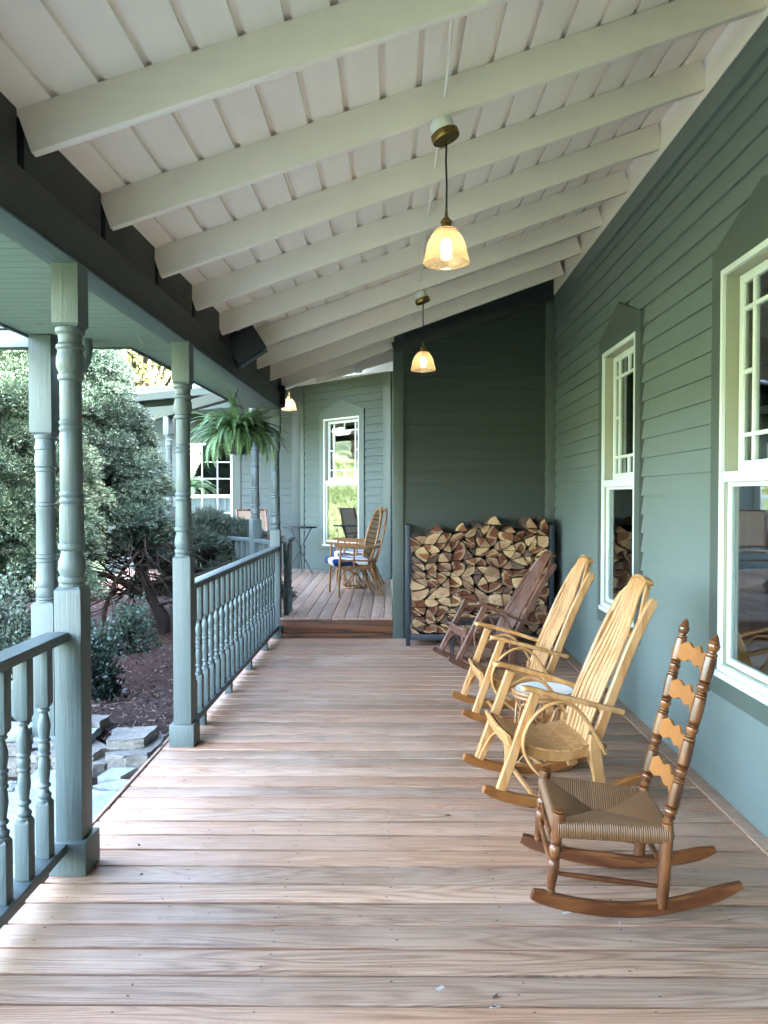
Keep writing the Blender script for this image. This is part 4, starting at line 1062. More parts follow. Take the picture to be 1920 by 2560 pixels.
# ------------------------------------------------------------------ ladder back rocker
def ladder():
    t = thing('ladderback_rocker', 'amber ladder back rocking chair with woven rush seat, nearest the camera', 'rocking chair', (.600, 2.9165, 0), R(-5))
    rz_ = lambda x: .52*(x-.265)**2
    FW, BW = .2145, .172
    wy = lambda x: .2145-.115*x                       # half width along the chair
    for s in (-1, 1):
        bm = nb(); pts = [(x, s*wy(x), rz_(x)+.026) for x in [(-.075+.745*i/24) for i in range(25)]]
        sweep(bm, pts, rect(.026, .052, .5), (0, 1, 0), scale=lambda f: (1, .72+.28*min(1, f/.04)) if f < .9 else (1, 1-.55*((f-.9)/.1)**1.5)); obj('runner', bm, M['runner'], t)
        # front post
        f0, f1 = V((-.012, s*FW, .070)), V((.022, s*(FW-.004), .388))
        pr = [(.012, 0), (.013, .02), (.011, .03), (.016, .05), (.0165, .065), (.013, .08), (.0165, .095), (.013, .108), (.015, .125), (.0185, .22), (.021, .36), (.0205, .41), (.0165, .43), (.022, .45), (.0225, .465), (.017, .48), (.020, .50), (.0225, .535), (.0215, .575), (.0165, .60), (.021, .615), (.0215, .63), (.018, .645), (.0215, .70), (.0225, .93), (.0215, .955), (.0145, .965), (.020, .975), (.021, .985), (.016, .995), (.008, 1)]
        bm = nb(); lathe_on(bm, pr, f0, f1, 20); obj('front_post', bm, M['maple'], t)
        # back post: plain below, turned above
        b0, bs, b1 = V((.385, s*BW, .032)), V((.405, s*BW, .335)), V((.565, s*(BW+.006), 1.012))
        bm = nb(); lathe_on(bm, [(.019, 0), (.0225, .25), (.0235, .6), (.022, .9), (.019, 1.0)], b0, bs, 20); obj('back_post_foot', bm, M['maple'], t)
        Lp = (b1-bs).length; pr = [(.016, 0), (.0205, .012), (.0155, .022)]
        cz = [.44, .59, .744, .89]
        tt = lambda z: (z-bs.z)/(b1.z-bs.z)
        def vase(a, b):
            f = lambda u: a+(b-a)*u
            return [(.0165, f(.02)), (.0215, f(.08)), (.0215, f(.13)), (.015, f(.18)), (.0195, f(.22)), (.0195, f(.27)), (.0145, f(.32)), (.0185, f(.44)), (.0225, f(.58)), (.0215, f(.68)), (.0145, f(.76)), (.0195, f(.80)), (.0205, f(.86)), (.015, f(.90)), (.0205, f(.95)), (.0165, f(.985))]
        pr += vase(.03, tt(cz[0]-.042))
        for i, z in enumerate(cz):
            a, b = tt(z-.042), tt(z+.044)
            pr += [(.021, a+.004), (.0222, (a+b)/2), (.021, b-.004)]
            if i < 3: pr += vase(b, tt(cz[i+1]-.042))
        e = tt(cz[3]+.044); g = lambda u: e+(1-e)*u
        pr += [(.0165, g(.02)), (.0205, g(.06)), (.0205, g(.12)), (.0125, g(.17)), (.0125, g(.22)), (.017, g(.28)), (.0205, g(.38)), (.0215, g(.48)), (.0205, g(.55)), (.0175, g(.58)), (.0185, g(.61)), (.015, g(.67)), (.016, g(.70)), (.012, g(.77)), (.013, g(.80)), (.009, g(.87)), (.0095, g(.90)), (.006, g(.95)), (.002, g(1))]
        bm = nb(); lathe_on(bm, pr, bs, b1, 20); obj('back_post', bm, M['maple'], t)
    # slats
    for z in [.44, .59, .744, .89]:
        xc = lerp(.405, .565, (z-.335)/.677); n = 44; bm = nb(); F = []; B = []
        for i in range(n+1):
            u = -1+2*i/n; y = u*.163
            top = .030+.009*math.cos(u*math.pi*3.1)*(1-.25*abs(u))+.008*(1-u*u)
            bot = -.037+.016*(1-u*u)-.009*math.exp(-(u/.13)**2)-.006*math.cos(u*math.pi*3.1)*(abs(u) > .2)
            x = xc+.020*(1-u*u)-.004; k = .24
            F.append((bm.verts.new((x-.0045+k*top, y, z+top)), bm.verts.new((x-.0045+k*bot, y, z+bot))))
            B.append((bm.verts.new((x+.0045+k*top, y, z+top)), bm.verts.new((x+.0045+k*bot, y, z+bot))))
        for i in range(n):
            for a, b in ((F, 1), (B, 0)): bm.faces.new((a[i][0], a[i+1][0], a[i+1][1], a[i][1]))
            for j in (0, 1): bm.faces.new((F[i][j], F[i+1][j], B[i+1][j], B[i][j]))
        for i in (0, n): bm.faces.new((F[i][0], F[i][1], B[i][1], B[i][0]))
        obj('ladder_slat', bm, M['slat'], t, smooth=30)
    # stretchers
    def rung(a, b): 
        bm = nb(); lathe_on(bm, [(.0065, 0), (.0085, .12), (.0105, .5), (.0085, .88), (.0065, 1)], a, b, 12); obj('stretcher', bm, M['runner'], t)
    for s in (-1, 1):
        rung((.008, s*FW, .247), (.398, s*BW, .196)); rung((-.002, s*FW, .160), (.390, s*BW, .106))
    rung((.006, -FW, .235), (.006, FW, .235)); rung((-.002, -FW, .165), (-.002, FW, .165)); rung((.395, -BW, .17), (.395, BW, .17))
    # rush seat: four woven wedges meeting on the diagonals
    bm = nb(); lay = bm.verts.layers.float.new('strand')
    C4 = [V((.012, -FW-.006, .352)), V((.012, FW+.006, .352)), V((.408, BW+.004, .325)), V((.408, -BW-.004, .325))]
    cen = [V((.175, 0, .303)), V((.225, 0, .301))]
    def wedge(A, B, qa, qb, out):
        L = (B-A).length; d = (B-A)/L; ns, ntt = 40, 14
        def seam(s):                                 # inner limit for a strand leaving the rail at s
            ta, tb = (qa-A).dot(d)/L, (qb-A).dot(d)/L
            if s < ta: f = s/ta; return A+(qa-A)*f, f
            if s > tb: f = (1-s)/(1-tb); return B+(qb-B)*f, f
            f = (s-ta)/max(1e-6, tb-ta); return qa+(qb-qa)*f, 1
        G = []
        for i in range(ns+1):
            s = i/ns; P = A+(B-A)*s; q, f = seam(s); row = []
            for (o, z) in ((-.010, -.062), (.010, -.060), (.018, -.045), (.020, -.030), (.017, -.014), (.009, -.003)):
                row.append(P+out*o+V((0, 0, z)))
            for j in range(ntt+1):
                g = j/ntt; p = P+(q-P)*g; p = V((p.x, p.y, lerp(P.z, q.z, g)+.006*math.sin(math.pi*g)*f)); row.append(p)
            vs = []
            for p in row: v = bm.verts.new(p); v[lay] = s*L; vs.append(v)
            G.append(vs)
        for a, b in zip(G, G[1:]):
            for j in range(len(a)-1): bm.faces.new((a[j], a[j+1], b[j+1], b[j]))
    wedge(C4[0], C4[1], cen[0], cen[0], V((-1, 0, 0)))
    wedge(C4[1], C4[2], cen[0], cen[1], V((0, 1, 0)))
    wedge(C4[2], C4[3], cen[1], cen[1], V((1, 0, 0)))
    wedge(C4[3], C4[0], cen[1], cen[0], V((0, -1, 0)))
    q = [bm.verts.new(c+V((0, 0, -.06))) for c in C4]; bm.faces.new(q)
    obj('rush_seat', bm, M['rush'], t, smooth=50)
ladder()

# ------------------------------------------------------------------ small tables
def rattan_table(loc, label, rz=0):
    t = thing('rattan_table', label, 'side table', loc, rz, 'round rattan side tables')
    H = .41; r = .178
    bm = nb(); lathe(bm, [(.01, H-.004), (.158, H-.004), (.160, H-.001), (.160, H+.002), (.158, H+.004), (.01, H+.004)], 48); obj('glass_top', bm, M['tableglass'], t)
    bm = nb()
    for z, rr in ((H-.004, r-.008), (H-.028, r-.010)): tube(bm, [(rr*math.cos(a*2*math.pi/48), rr*math.sin(a*2*math.pi/48), z) for a in range(48)], .011, 8, True)
    obj('rim', bm, M['rattan'], t)
    bm = nb(); tube(bm, [((r-.012)*math.cos(a*2*math.pi/48), (r-.012)*math.sin(a*2*math.pi/48), .013) for a in range(48)], .012, 8, True)
    obj('base_ring', bm, M['rattan'], t)
    for i in range(10):
        a = i*2*math.pi/10; b = a+.25
        bm = nb(); tube(bm, spline([((r-.015)*math.cos(a), (r-.015)*math.sin(a), H-.03), (.12*math.cos(a+.1), .12*math.sin(a+.1), .27), (.045*math.cos(b), .045*math.sin(b), .19), (.10*math.cos(b+.1), .10*math.sin(b+.1), .09), ((r-.015)*math.cos(b+.15), (r-.015)*math.sin(b+.15), .018)], 20), .0075, 7); obj('cane', bm, M['rattan'], t)
    for i in range(5):
        a0 = i*2*math.pi/5; pts = []
        for j in range(17):
            f = j/16; a = a0+(f-.5)*1.0; pts.append(((r-.02)*math.cos(a), (r-.02)*math.sin(a), .02+.33*math.sin(math.pi*f)**.8))
        bm = nb(); tube(bm, pts, .007, 7); obj('loop', bm, M['rattan'], t)
    bm = nb(); lathe(bm, [(.048, .175), (.055, .18), (.057, .192), (.055, .205), (.048, .21)], 20); obj('binding', bm, M['rattan'], t)
    return t
rt = rattan_table((.868, 4.30, 0), 'round rattan side table with a white top between the two golden rockers')
dup(rt, (-.485, 10.70, .21), .4, 'rattan ring based table under the wicker armchairs on the raised deck')
t = thing('folding_table', 'small low black table behind the dark rocker, at the woodpile', 'side table', (.84, 7.08, 0))
bm = nb(); box(bm, (-.27, -.17, .325), (.29, .17, .345), .004); obj('tabletop', bm, M['black'], t)
for x in (-.26, .27):
    for y in (-.155, .155): bm = nb(); tube(bm, [(x, y, .33), (x*1.0, y*1.0, 0)], .0075, 8); obj('leg', bm, M['black'], t)
bm = nb(); tube(bm, [(-.26, -.155, .09), (-.26, .155, .09)], .006, 6); tube(bm, [(.27, -.155, .09), (.27, .155, .09)], .006, 6); obj('stretcher', bm, M['black'], t)
t = thing('bistro_table', 'round black bistro table with crossed thin legs by the angled wall', 'bistro table', (-1.47, 12.62, .21), .3)
bm = nb(); lathe(bm, [(.01, .752), (.27, .752), (.278, .757), (.28, .765), (.278, .773), (.27, .774), (.01, .770)], 40); obj('tabletop', bm, M['black'], t)
for a in (.2, 2.3, 4.4): bm = nb(); tube(bm, [(.20*math.cos(a), .20*math.sin(a), .752), (-.02*math.cos(a), -.02*math.sin(a), .36), (-.25*math.cos(a), -.25*math.sin(a), 0)], .009, 8); obj('leg', bm, M['black'], t)

# ------------------------------------------------------------------ wicker armchairs on the raised deck
def wicker(loc, rz, label):
    t = thing('wicker_armchair', label, 'armchair', loc, rz, 'wicker armchairs on the raised deck')
    def bam(name, pts, r=.014, mat='rattan'):
        bm = nb(); tube(bm, pts, r, 9)
        P = [V(p) for p in pts]
        for a, b in zip(P, P[1:]):
            d = (b-a)
            if d.length > .12:
                for f in (.3, .7): lathe_on(bm, [(r, 0), (r*1.18, .5), (r, 1)], a+d*f-d.normalized()*.008, a+d*f+d.normalized()*.008, 9)
        return obj(name, bm, M[mat], t)
    for s in (-1, 1):
        bam('front_leg', [(.0, s*.265, 0), (.012, s*.265, .35), (.025, s*.265, .645)], .0165)
        bam('rear_leg', [(.56, s*.215, 0), (.50, s*.22, .16), (.44, s*.225, .33), (.425, s*.228, .42)], .017)
        bam('rear_brace', [(.60, s*.225, .015), (.52, s*.235, .20), (.45, s*.24, .34)], .011)
        bam('arm', spline([(-.055, s*.265, .655), (.05, s*.27, .648), (.30, s*.285, .630), (.48, s*.255, .622), (.55, s*.17, .625)], 18), .017)
        bam('lower_arm_rail', [(.012, s*.266, .45), (.20, s*.27, .465), (.43, s*.24, .45)], .011)
        bam('arm_spindle', [(.20, s*.262, .36), (.20, s*.275, .640)], .0135)
        bam('seat_rail', [(.01, s*.262, .365), (.43, s*.228, .365)], .019)
        bam('side_bend', spline([(.02, s*.255, .20), (.05, s*.255, .30), (.10, s*.255, .335), (.18, s*.25, .345)], 10), .009)
        bam('side_bend', spline([(.46, s*.235, .20), (.42, s*.235, .30), (.36, s*.24, .335), (.28, s*.245, .345)], 10), .009)
    bam('front_rail', [(.01, -.26, .365), (.01, .26, .365)], .018); bam('rear_rail', [(.43, -.225, .365), (.43, .225, .365)], .016)
    # balloon back
    def oval(k, off, n=48, close=False):
        pts = []
        for i in range(n+1):
            a = -math.pi/2+2*math.pi*i/n; y = .255*k*math.cos(a); z = .72+.39*k*math.sin(a)
            pts.append((.425+off+.19*((z-.34)/.78)**1.2 if z > .34 else .425+off, y*(1.0 if z < .72 else 1), z))
        return pts
    bm = nb(); tube(bm, oval(1, 0)[:-1], .017, 9, True); obj('back_hoop', bm, M['rattan'], t)
    bm = nb(); tube(bm, [p for p in oval(.98, .075)[:-1]], .013, 9, True); obj('rear_hoop', bm, M['rattan'], t)
    bm = nb(); O = oval(.97, .004); c = bm.verts.new((.51, 0, .72)); ring0 = [bm.verts.new(p) for p in O[:-1]]
    for i in range(len(ring0)): bm.faces.new((ring0[i], ring0[(i+1) % len(ring0)], c))
    bmesh.ops.solidify(bm, geom=list(bm.faces), thickness=.008); obj('woven_back', bm, M['weave'], t)
    bm = nb(); box(bm, (.0, -.24, .372), (.43, .24, .392), .004); obj('seat', bm, M['weave'], t)
    bm = nb(); box(bm, (-.075, -.245, .394), (.405, .245, .475), .034)
    bmesh.ops.subdivide_edges(bm, edges=[e for e in bm.edges if e.calc_length() > .1], cuts=4, use_grid_fill=True)
    for v in bm.verts: v.co.z += .022*math.cos(v.co.y*6)*math.cos((v.co.x-.17)*5)*(1 if v.co.z > .44 else 0)
    obj('cushion', bm, M['cushion'], t, smooth=60)
    return t
wa = wicker((-.72, 9.93, .21), R(17), 'nearer wicker armchair with a blue and white cushion beside the step')
dup(wa, (-.72, 11.05, .21), R(14), 'farther wicker armchair half hidden behind the nearer one')

# ------------------------------------------------------------------ woven bark rocker on the far porch
t = thing('bark_rocker', 'rustic rocker with a herringbone woven back behind the far posts', 'rocking chair', (-2.05, 12.25, .21), R(118))
for s in (-1, 1):
    bm = nb(); tube(bm, spline([(.30, s*.26, .03), (.34, s*.26, .42), (.44, s*.25, .78), (.53, s*.245, 1.06)], 16), .019, 9); obj('back_post', bm, M['bark'] if False else M['hickory'], t)
    bm = nb(); tube(bm, [(-.10, s*.29, .03), (-.10, s*.29, .62)], .019, 9); obj('front_leg', bm, M['hickory'], t)
    bm = nb(); sweep(bm, spline([(-.17, s*.30, .63), (.0, s*.30, .635), (.20, s*.285, .61), (.38, s*.26, .575)], 12), rect(.075, .022, .7), (0, 1, 0)); obj('arm', bm, M['hickory'], t)
    bm = nb(); sweep(bm, [(x, s*.275, .6*(x-.12)**2+.018) for x in [(-.28+.85*i/16) for i in range(17)]], rect(.03, .036), (0, 1, 0)); obj('runner', bm, M['hickory'], t)
    bm = nb(); tube(bm, [(-.10, s*.285, .22), (.32, s*.262, .20)], .011, 8); obj('stretcher', bm, M['hickory'], t)
bm = nb(); A = []
for i in range(9):
    f = i/8; z = .47+.56*f; A.append([bm.verts.new((.355+.165*f+.02*math.sin(math.pi*f)+o, y, z)) for o, y in ((0, -.245), (.0, .245), (.012, .245), (.012, -.245))])
for a, b in zip(A, A[1:]):
    for k in range(4): bm.faces.new((a[k], a[(k+1) % 4], b[(k+1) % 4], b[k]))
bm.faces.new(A[0][::-1]); bm.faces.new(A[-1]); obj('woven_back', bm, M['herring'], t)
bm = nb(); box(bm, (-.10, -.27, .385), (.34, .27, .41), .01); obj('woven_seat', bm, M['herring'], t)
for z, x in ((.455, .36), (1.045, .525)): bm = nb(); tube(bm, [(x, -.25, z), (x, .25, z)], .014, 8); obj('back_rail', bm, M['hickory'], t)
bm = nb(); tube(bm, [(-.10, -.29, .26), (-.10, .29, .26)], .011, 8); obj('stretcher', bm, M['hickory'], t)

# ------------------------------------------------------------------ firewood rack and logs
t = thing('firewood_rack', 'dark steel firewood rack against the end wall', 'firewood rack', (.90, 7.80, 0))
for x in (-.716, .708):
    for y in (-.18, .20): bm = nb(); box(bm, (x-.022, y-.018, 0), (x+.022, y+.018, 1.205), .003); obj('upright', bm, M['navy'], t)
    bm = nb(); box(bm, (x-.019, -.161, 1.165), (x+.019, .181, 1.20), .002); obj('top_bar', bm, M['navy'], t)
bm = nb()
for y in (-.176, .196): box(bm, (-.693, y-.016, .062), (.685, y+.016, .115), .003)
box(bm, (-.693, -.159, .07), (.685, .179, .085)); obj('tray', bm, M['navy'], t)
LOGS = {'log_pale': ('pale cream split log with a triangular cut end stacked in the rack', 'pale split logs'),
        'log_red': ('red brown hearted split log with a pale sapwood rim stacked in the rack', 'red hearted split logs'),
        'log_dark': ('dark purplish grey log end without pale wood, wedged in the stack', 'dark log ends')}
def log(poly, apex, arc, y, depth, kind, label=None, group=True):
    """poly: outline (x, z); the bark edge is the arc part. End face is a fan from the apex carrying a radial value."""
    bm = nb(); lay = bm.verts.layers.float.new('rad')
    n = len(poly); ax = sum(p[0] for p in poly)/n; az = sum(p[1] for p in poly)/n
    J = [(random.gauss(0, .002), random.gauss(0, .002)) for _ in poly]
    def ring(yy, k, rad):
        vs = []
        for i, (x, z) in enumerate(poly):
            v = bm.verts.new(((x-ax)*k+J[i][0]*(yy > .01), yy+(random.gauss(0, .0015) if yy > 0 else 0), (z-az)*k+J[i][1]*(yy > .01))); v[lay] = rad[i]; vs.append(v)
        return vs
    dmax = max(math.hypot(p[0]-apex[0], p[1]-apex[1]) for p in poly)
    rad = [(1.0 if a else min(.97, math.hypot(p[0]-apex[0], p[1]-apex[1])/dmax*.97)) for p, a in zip(poly, arc)]
    f = ring(0, .985, rad); f2 = ring(.006, 1.0, rad); m = ring(depth*.5, 1, rad); b = ring(depth, 1, rad)
    ap = bm.verts.new(((apex[0]-ax)*.985, 0, (apex[1]-az)*.985)); ap[lay] = 0
    for i in range(n):
        j = (i+1) % n
        if math.hypot(poly[i][0]-apex[0], poly[i][1]-apex[1]) < 1e-6 or math.hypot(poly[j][0]-apex[0], poly[j][1]-apex[1]) < 1e-6:
            continue
        bm.faces.new((ap, f[i], f[j]))
    for A, B in ((f, f2), (f2, m), (m, b)):
        for i in range(n): bm.faces.new((A[i], A[(i+1) % n], B[(i+1) % n], B[i]))
    bm.faces.new(b)
    bmesh.ops.remove_doubles(bm, verts=bm.verts, dist=.0002)
    o = obj('firewood_log', bm, M[kind], smooth=30)
    o.location = (ax, y, az); o.rotation_euler = (random.gauss(0, .03), 0, random.gauss(0, .03))
    lab, gr = LOGS[kind]
    tag(o, label or lab, 'firewood log', gr if not label else 'firewood on top of the stack')
    return o
def wedge_log(tri, y, depth, kind, **kw):
    """tri[0] = heart corner; bark arc between the other corners"""
    A, B, C = [np.array(p) for p in tri]; out = [tuple(A)]; arc = [0]
    m = (A+B+C)/3
    A, B, C = [p+(m-p)*random.uniform(.06, .125)+np.array([random.gauss(0, .003), random.gauss(0, .003)]) for p in (A, B, C)]
    B2, C2 = B+(A-B)*.13, C+(A-C)*.13
    mid = (B+C)/2; sag = (mid-(B2+C2)/2)*1.05; pts = [tuple(A)]; arc = [0]
    ab = (A+B2)/2+np.array([random.gauss(0, .003), random.gauss(0, .003)]); pts.append(tuple(ab)); arc.append(0)
    for i in range(9):
        f = i/8; p = B2+(C2-B2)*f+sag*math.sin(math.pi*f)**.8; p = p+np.array([random.gauss(0, .0012), random.gauss(0, .0012)])
        pts.append(tuple(p)); arc.append(1)
    ac = (A+C2)/2+np.array([random.gauss(0, .003), random.gauss(0, .003)]); pts.append(tuple(ac)); arc.append(0)
    return log(pts, pts[0], arc, y, depth, kind, **kw)
def quad_log(q, y, depth, kind, **kw):
    q = [np.array(p) for p in q]; m = sum(q)/4; k = random.randrange(4)
    q = q[k:]+q[:k]; q = [p+(m-p)*.09+np.array([random.gauss(0, .003), random.gauss(0, .003)]) for p in q]; pts = []; arc = []
    for i in range(4):
        a, b = q[i], q[(i+1) % 4]
        nrm = np.array([b[1]-a[1], a[0]-b[0]]); nrm /= np.linalg.norm(nrm)
        if np.dot(nrm, m-a) > 0: nrm = -nrm
        bulge = .014 if i in (1, 2) else 0.0
        for j in range(5):
            f = j/5; pts.append(tuple(a+(b-a)*f+nrm*bulge*math.sin(math.pi*f)+np.array([random.gauss(0, .001), random.gauss(0, .001)]))); arc.append(1 if i in (1, 2) else 0)
    return log(pts, pts[0], arc, y, depth, kind, **kw)
random.seed(21)
LX0, LX1, LZ0 = .217, 1.575, .118
rows, cols = 11, 11
def node(r, c):
    jx = 0 if c in (0, cols) else random.uniform(-.030, .030); jz = 0 if r == 0 else random.uniform(-.022, .024)
    H = 1.04+.03*math.sin(c*1.3+.6)-.09*(c < 2)-.03*(c == 2)
    return (LX0+(LX1-LX0)*c/cols+jx+(.04 if r % 2 and 0 < c < cols else 0), LZ0+r*(H/rows)*1.0+jz)
ND = {(r, c): node(r, c) for r in range(rows+1) for c in range(cols+1)}
for r in range(rows):
    for c in range(cols):
        a, b, d, e = ND[r, c], ND[r, c+1], ND[r+1, c+1], ND[r+1, c]
        y = lambda: 7.625+random.uniform(-.02, .03)
        kd = lambda: random.choices(['log_pale', 'log_red', 'log_dark'], [.48, .46, .06])[0]
        u = random.random()
        if u < .20: quad_log((a, b, d, e), y(), .36, kd())
        elif u < .62:
            for tri in ((a, b, d), (a, d, e)):
                k = random.randrange(3); wedge_log(tri[k:]+tri[:k], y(), .36, kd())
        else:
            for tri in ((b, d, e), (b, e, a)):
                k = random.randrange(3); wedge_log(tri[k:]+tri[:k], y(), .36, kd())
top = lambda x: max(ND[rows, c][1] for c in range(cols+1) if abs(ND[rows, c][0]-x) < .12)
def topper(x, w, h, kind, label, flip=0, dy=0, up=0):
    z = max(ND[rows, c][1] for c in range(cols+1) if abs(ND[rows, c][0]-x) < w)-.02+up
    tri = ((x-w/2, z), (x+w/2, z), (x+flip*w*.4, z+h)); k = 2 if flip == 0 else 1
    tri = tri[k:]+tri[:k]
    wedge_log(tri, 7.61+dy, .36, kind, label=label)
topper(.70, .15, .12, 'log_red', 'half round log with grey bark sitting alone on top of the stack', .3, 0, .02)
topper(.47, .16, .10, 'log_red', 'red hearted log on top of the left part of the stack')
topper(1.02, .18, .11, 'log_pale', 'bark topped pale log on the crest of the stack near the middle', .2, 0, .02)
topper(1.40, .15, .13, 'log_pale', 'large pale split log topping the right end of the stack', -.4, -.02, .02)
topper(1.52, .12, .12, 'log_red', 'red hearted log at the top right corner of the stack, against the rack post', .1, 0, -.01)
topper(.88, .12, .06, 'log_dark', 'dark bark covered log lying on top of the stack left of the crest')
topper(1.20, .14, .07, 'log_pale', 'pale log on top of the stack between the crest and the right end')
# ------------------------------------------------------------------ plants
random.seed(5); rng = np.random.default_rng(5)
def unit(a): return a/np.maximum(1e-9, np.linalg.norm(a, axis=-1, keepdims=True))
def tufts(centers, dirs, tones, per, L, W, spread=.9, jit=.3):
    """small needle sprays: `per` narrow leaves fan out around each direction"""
    n = len(centers); m = n*per
    c = np.repeat(centers, per, 0); d = np.repeat(dirs, per, 0); t = np.repeat(tones, per)
    d = unit(d+rng.normal(0, spread, (m, 3))); 
    s = unit(np.cross(d, rng.normal(0, 1, (m, 3))))
    l = (L*rng.uniform(.6, 1.3, m))[:, None]; w = (W*rng.uniform(.7, 1.3, m))[:, None]
    a = c+rng.normal(0, L*jit, (m, 3)); e = a+d*l
    Q = np.stack([a-s*w*.5, a+d*l*.45+s*w*-.9, e, a+d*l*.45+s*w*.9], 1)
    Q = np.stack([a, a+d*l*.5-s*w, e, a+d*l*.5+s*w], 1)
    return Q, np.clip(t+rng.normal(0, .12, m), 0, 1)
def branchset(bm, base, tips, r0):
    for tp in tips:
        mid = [base[0]*.5+tp[0]*.5+random.gauss(0, .05), base[1]*.5+tp[1]*.5+random.gauss(0, .05), base[2]*.45+tp[2]*.55-.04]
        tube(bm, spline([base, mid, tp], 8), r0, 5, scale=lambda f: 1-.8*f)
def clump_conifer(name, loc, label, mat, prof, zr, nclump, per_clump, csize, L, W, trunk, cat='conifer', per=9, seed=1, shell=.35, group=None, hole=0, lean=(0, 0), off=(0, 0), vs=.78):
    global rng
    rng = np.random.default_rng(seed); random.seed(seed)
    t = thing(name, label, cat, loc, 0, group)
    Cs = []; 
    for i in range(nclump):
        f = (i+.5)/nclump; z = zr[0]+(zr[1]-zr[0])*(1-(1-f)**1.15); az = i*2.399963+random.uniform(-.4, .4)
        inner = i % 3 == 2; r = prof((z-zr[0])/(zr[1]-zr[0]))*(random.uniform(.25, .7) if inner else random.uniform(.82, 1.10))
        Cs.append((r*math.cos(az)+lean[0]*(z-zr[0])+off[0], r*math.sin(az)+lean[1]*(z-zr[0])+off[1], z, az))
    Qs, Ts = [], []
    for (x, y, z, az) in Cs:
        s = csize*random.uniform(.7, 1.35)
        k = int(per_clump*(s/csize)**2)
        v = unit(rng.normal(0, 1, (k, 3))); v[:, 2] = np.abs(v[:, 2])*.9-.25
        rad = s*rng.uniform(shell, 1, k)**.5
        ctr = np.array([x, y, z])+v*rad[:, None]*np.array([1, 1, vs])
        out = np.array([math.cos(az), math.sin(az), .35])
        tone = np.clip(-.05+.25*v[:, 2]+rng.normal(0, .12)+.35*(rad/s)**3+.55*rng.random(k)**2.2, 0, 1)  # clump tops and outer needles lighter, inner shade painted into the tone
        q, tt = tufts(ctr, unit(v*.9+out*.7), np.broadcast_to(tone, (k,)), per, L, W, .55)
        Qs.append(q); Ts.append(tt)
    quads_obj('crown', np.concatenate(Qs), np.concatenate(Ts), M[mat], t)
    bm = nb(); trunk(bm, Cs); obj('trunk', bm, M['bark'], t)
    return t
def trunk_twisted(bm, Cs):
    tube(bm, spline([(.02, .0, -.12), (.05, .0, .12), (-.10, .05, .38), (-.20, .1, .62), (-.48, .33, 1.1), (-.80, .45, 2.2)], 24), .075, 9, scale=lambda f: (1.15-.9*f)*(1+.12*math.sin(f*30)))
    tube(bm, spline([(-.36, -.55, -.1), (-.42, -.5, .10), (-.44, -.42, .32), (-.36, -.3, .62), (-.22, .0, .9)], 16), .026, 7, scale=lambda f: 1.1-.4*f)
    tube(bm, spline([(-.10, .05, .38), (-.5, -.05, .62), (-.75, -.2, .72), (-1.0, -.2, .95)], 14), .038, 7, scale=lambda f: 1.1-.7*f)
    tube(bm, spline([(-.16, .06, .5), (.2, -.1, .62), (.5, -.15, .66), (.8, -.1, .8)], 14), .028, 7, scale=lambda f: 1.1-.7*f)
    tube(bm, spline([(-.02, 0, .3), (.3, -.1, .38), (.6, -.2, .42)], 12), .018, 6, scale=lambda f: 1.1-.8*f)
    tube(bm, spline([(-.2, .1, .45), (-.5, .3, .5), (-.9, .5, .8)], 12), .03, 6, scale=lambda f: 1.1-.8*f)
    for i in range(230):
        a = random.uniform(0, 6.28); z0 = random.uniform(.35, 1.05); r0 = random.uniform(.05, .5); r1 = r0+random.uniform(.2, .7)
        p = V((r0*math.cos(a)-.3, r0*math.sin(a)+.2, z0)); q = V((r1*math.cos(a)-.3, r1*math.sin(a)+.2, z0+random.uniform(-.35, .25)))
        m = p.lerp(q, .5)+V((random.gauss(0, .06), random.gauss(0, .06), random.gauss(0, .06)))
        tube(bm, spline([p, m, q], 6), random.uniform(.004, .011), 5, scale=lambda f: 1-.7*f)
    for (x, y, z, az) in Cs[::3]:
        q = min(1, max(0, (z-.7)/1.4)); tx, ty = -.38-.42*q, .28+.17*q
        tube(bm, spline([(tx, ty, max(.55, z-.30)), (tx+(x-tx)*.5, ty+(y-ty)*.5, z-.12), (tx+(x-tx)*.85, ty+(y-ty)*.85, z-.02)], 8), .009, 5, scale=lambda f: 1-.75*f)
def trunk_plain(bm, Cs):
    zt = max(c[2] for c in Cs)
    tube(bm, spline([(0, 0, -.15), (.03, .02, zt*.4), (0, 0, zt*.9)], 14), .08, 8, scale=lambda f: 1.1-.9*f)
    for (x, y, z, az) in Cs[::2]: tube(bm, spline([(0, 0, max(.1, z-.3)), (x*.6, y*.6, z-.12), (x, y, z)], 7), .014, 5, scale=lambda f: 1-.75*f)
    for i in range(70):
        a = random.uniform(0, 6.28); z0 = random.uniform(.15, .9); r1 = random.uniform(.4, .95)
        p = V((.05*math.cos(a), .05*math.sin(a), z0)); q = V((r1*math.cos(a), r1*math.sin(a), z0+random.uniform(-.15, .35)))
        tube(bm, spline([p, p.lerp(q, .5)+V((random.gauss(0, .07), random.gauss(0, .07), random.gauss(0, .07))), q], 6), random.uniform(.005, .012), 5, scale=lambda f: 1-.7*f)
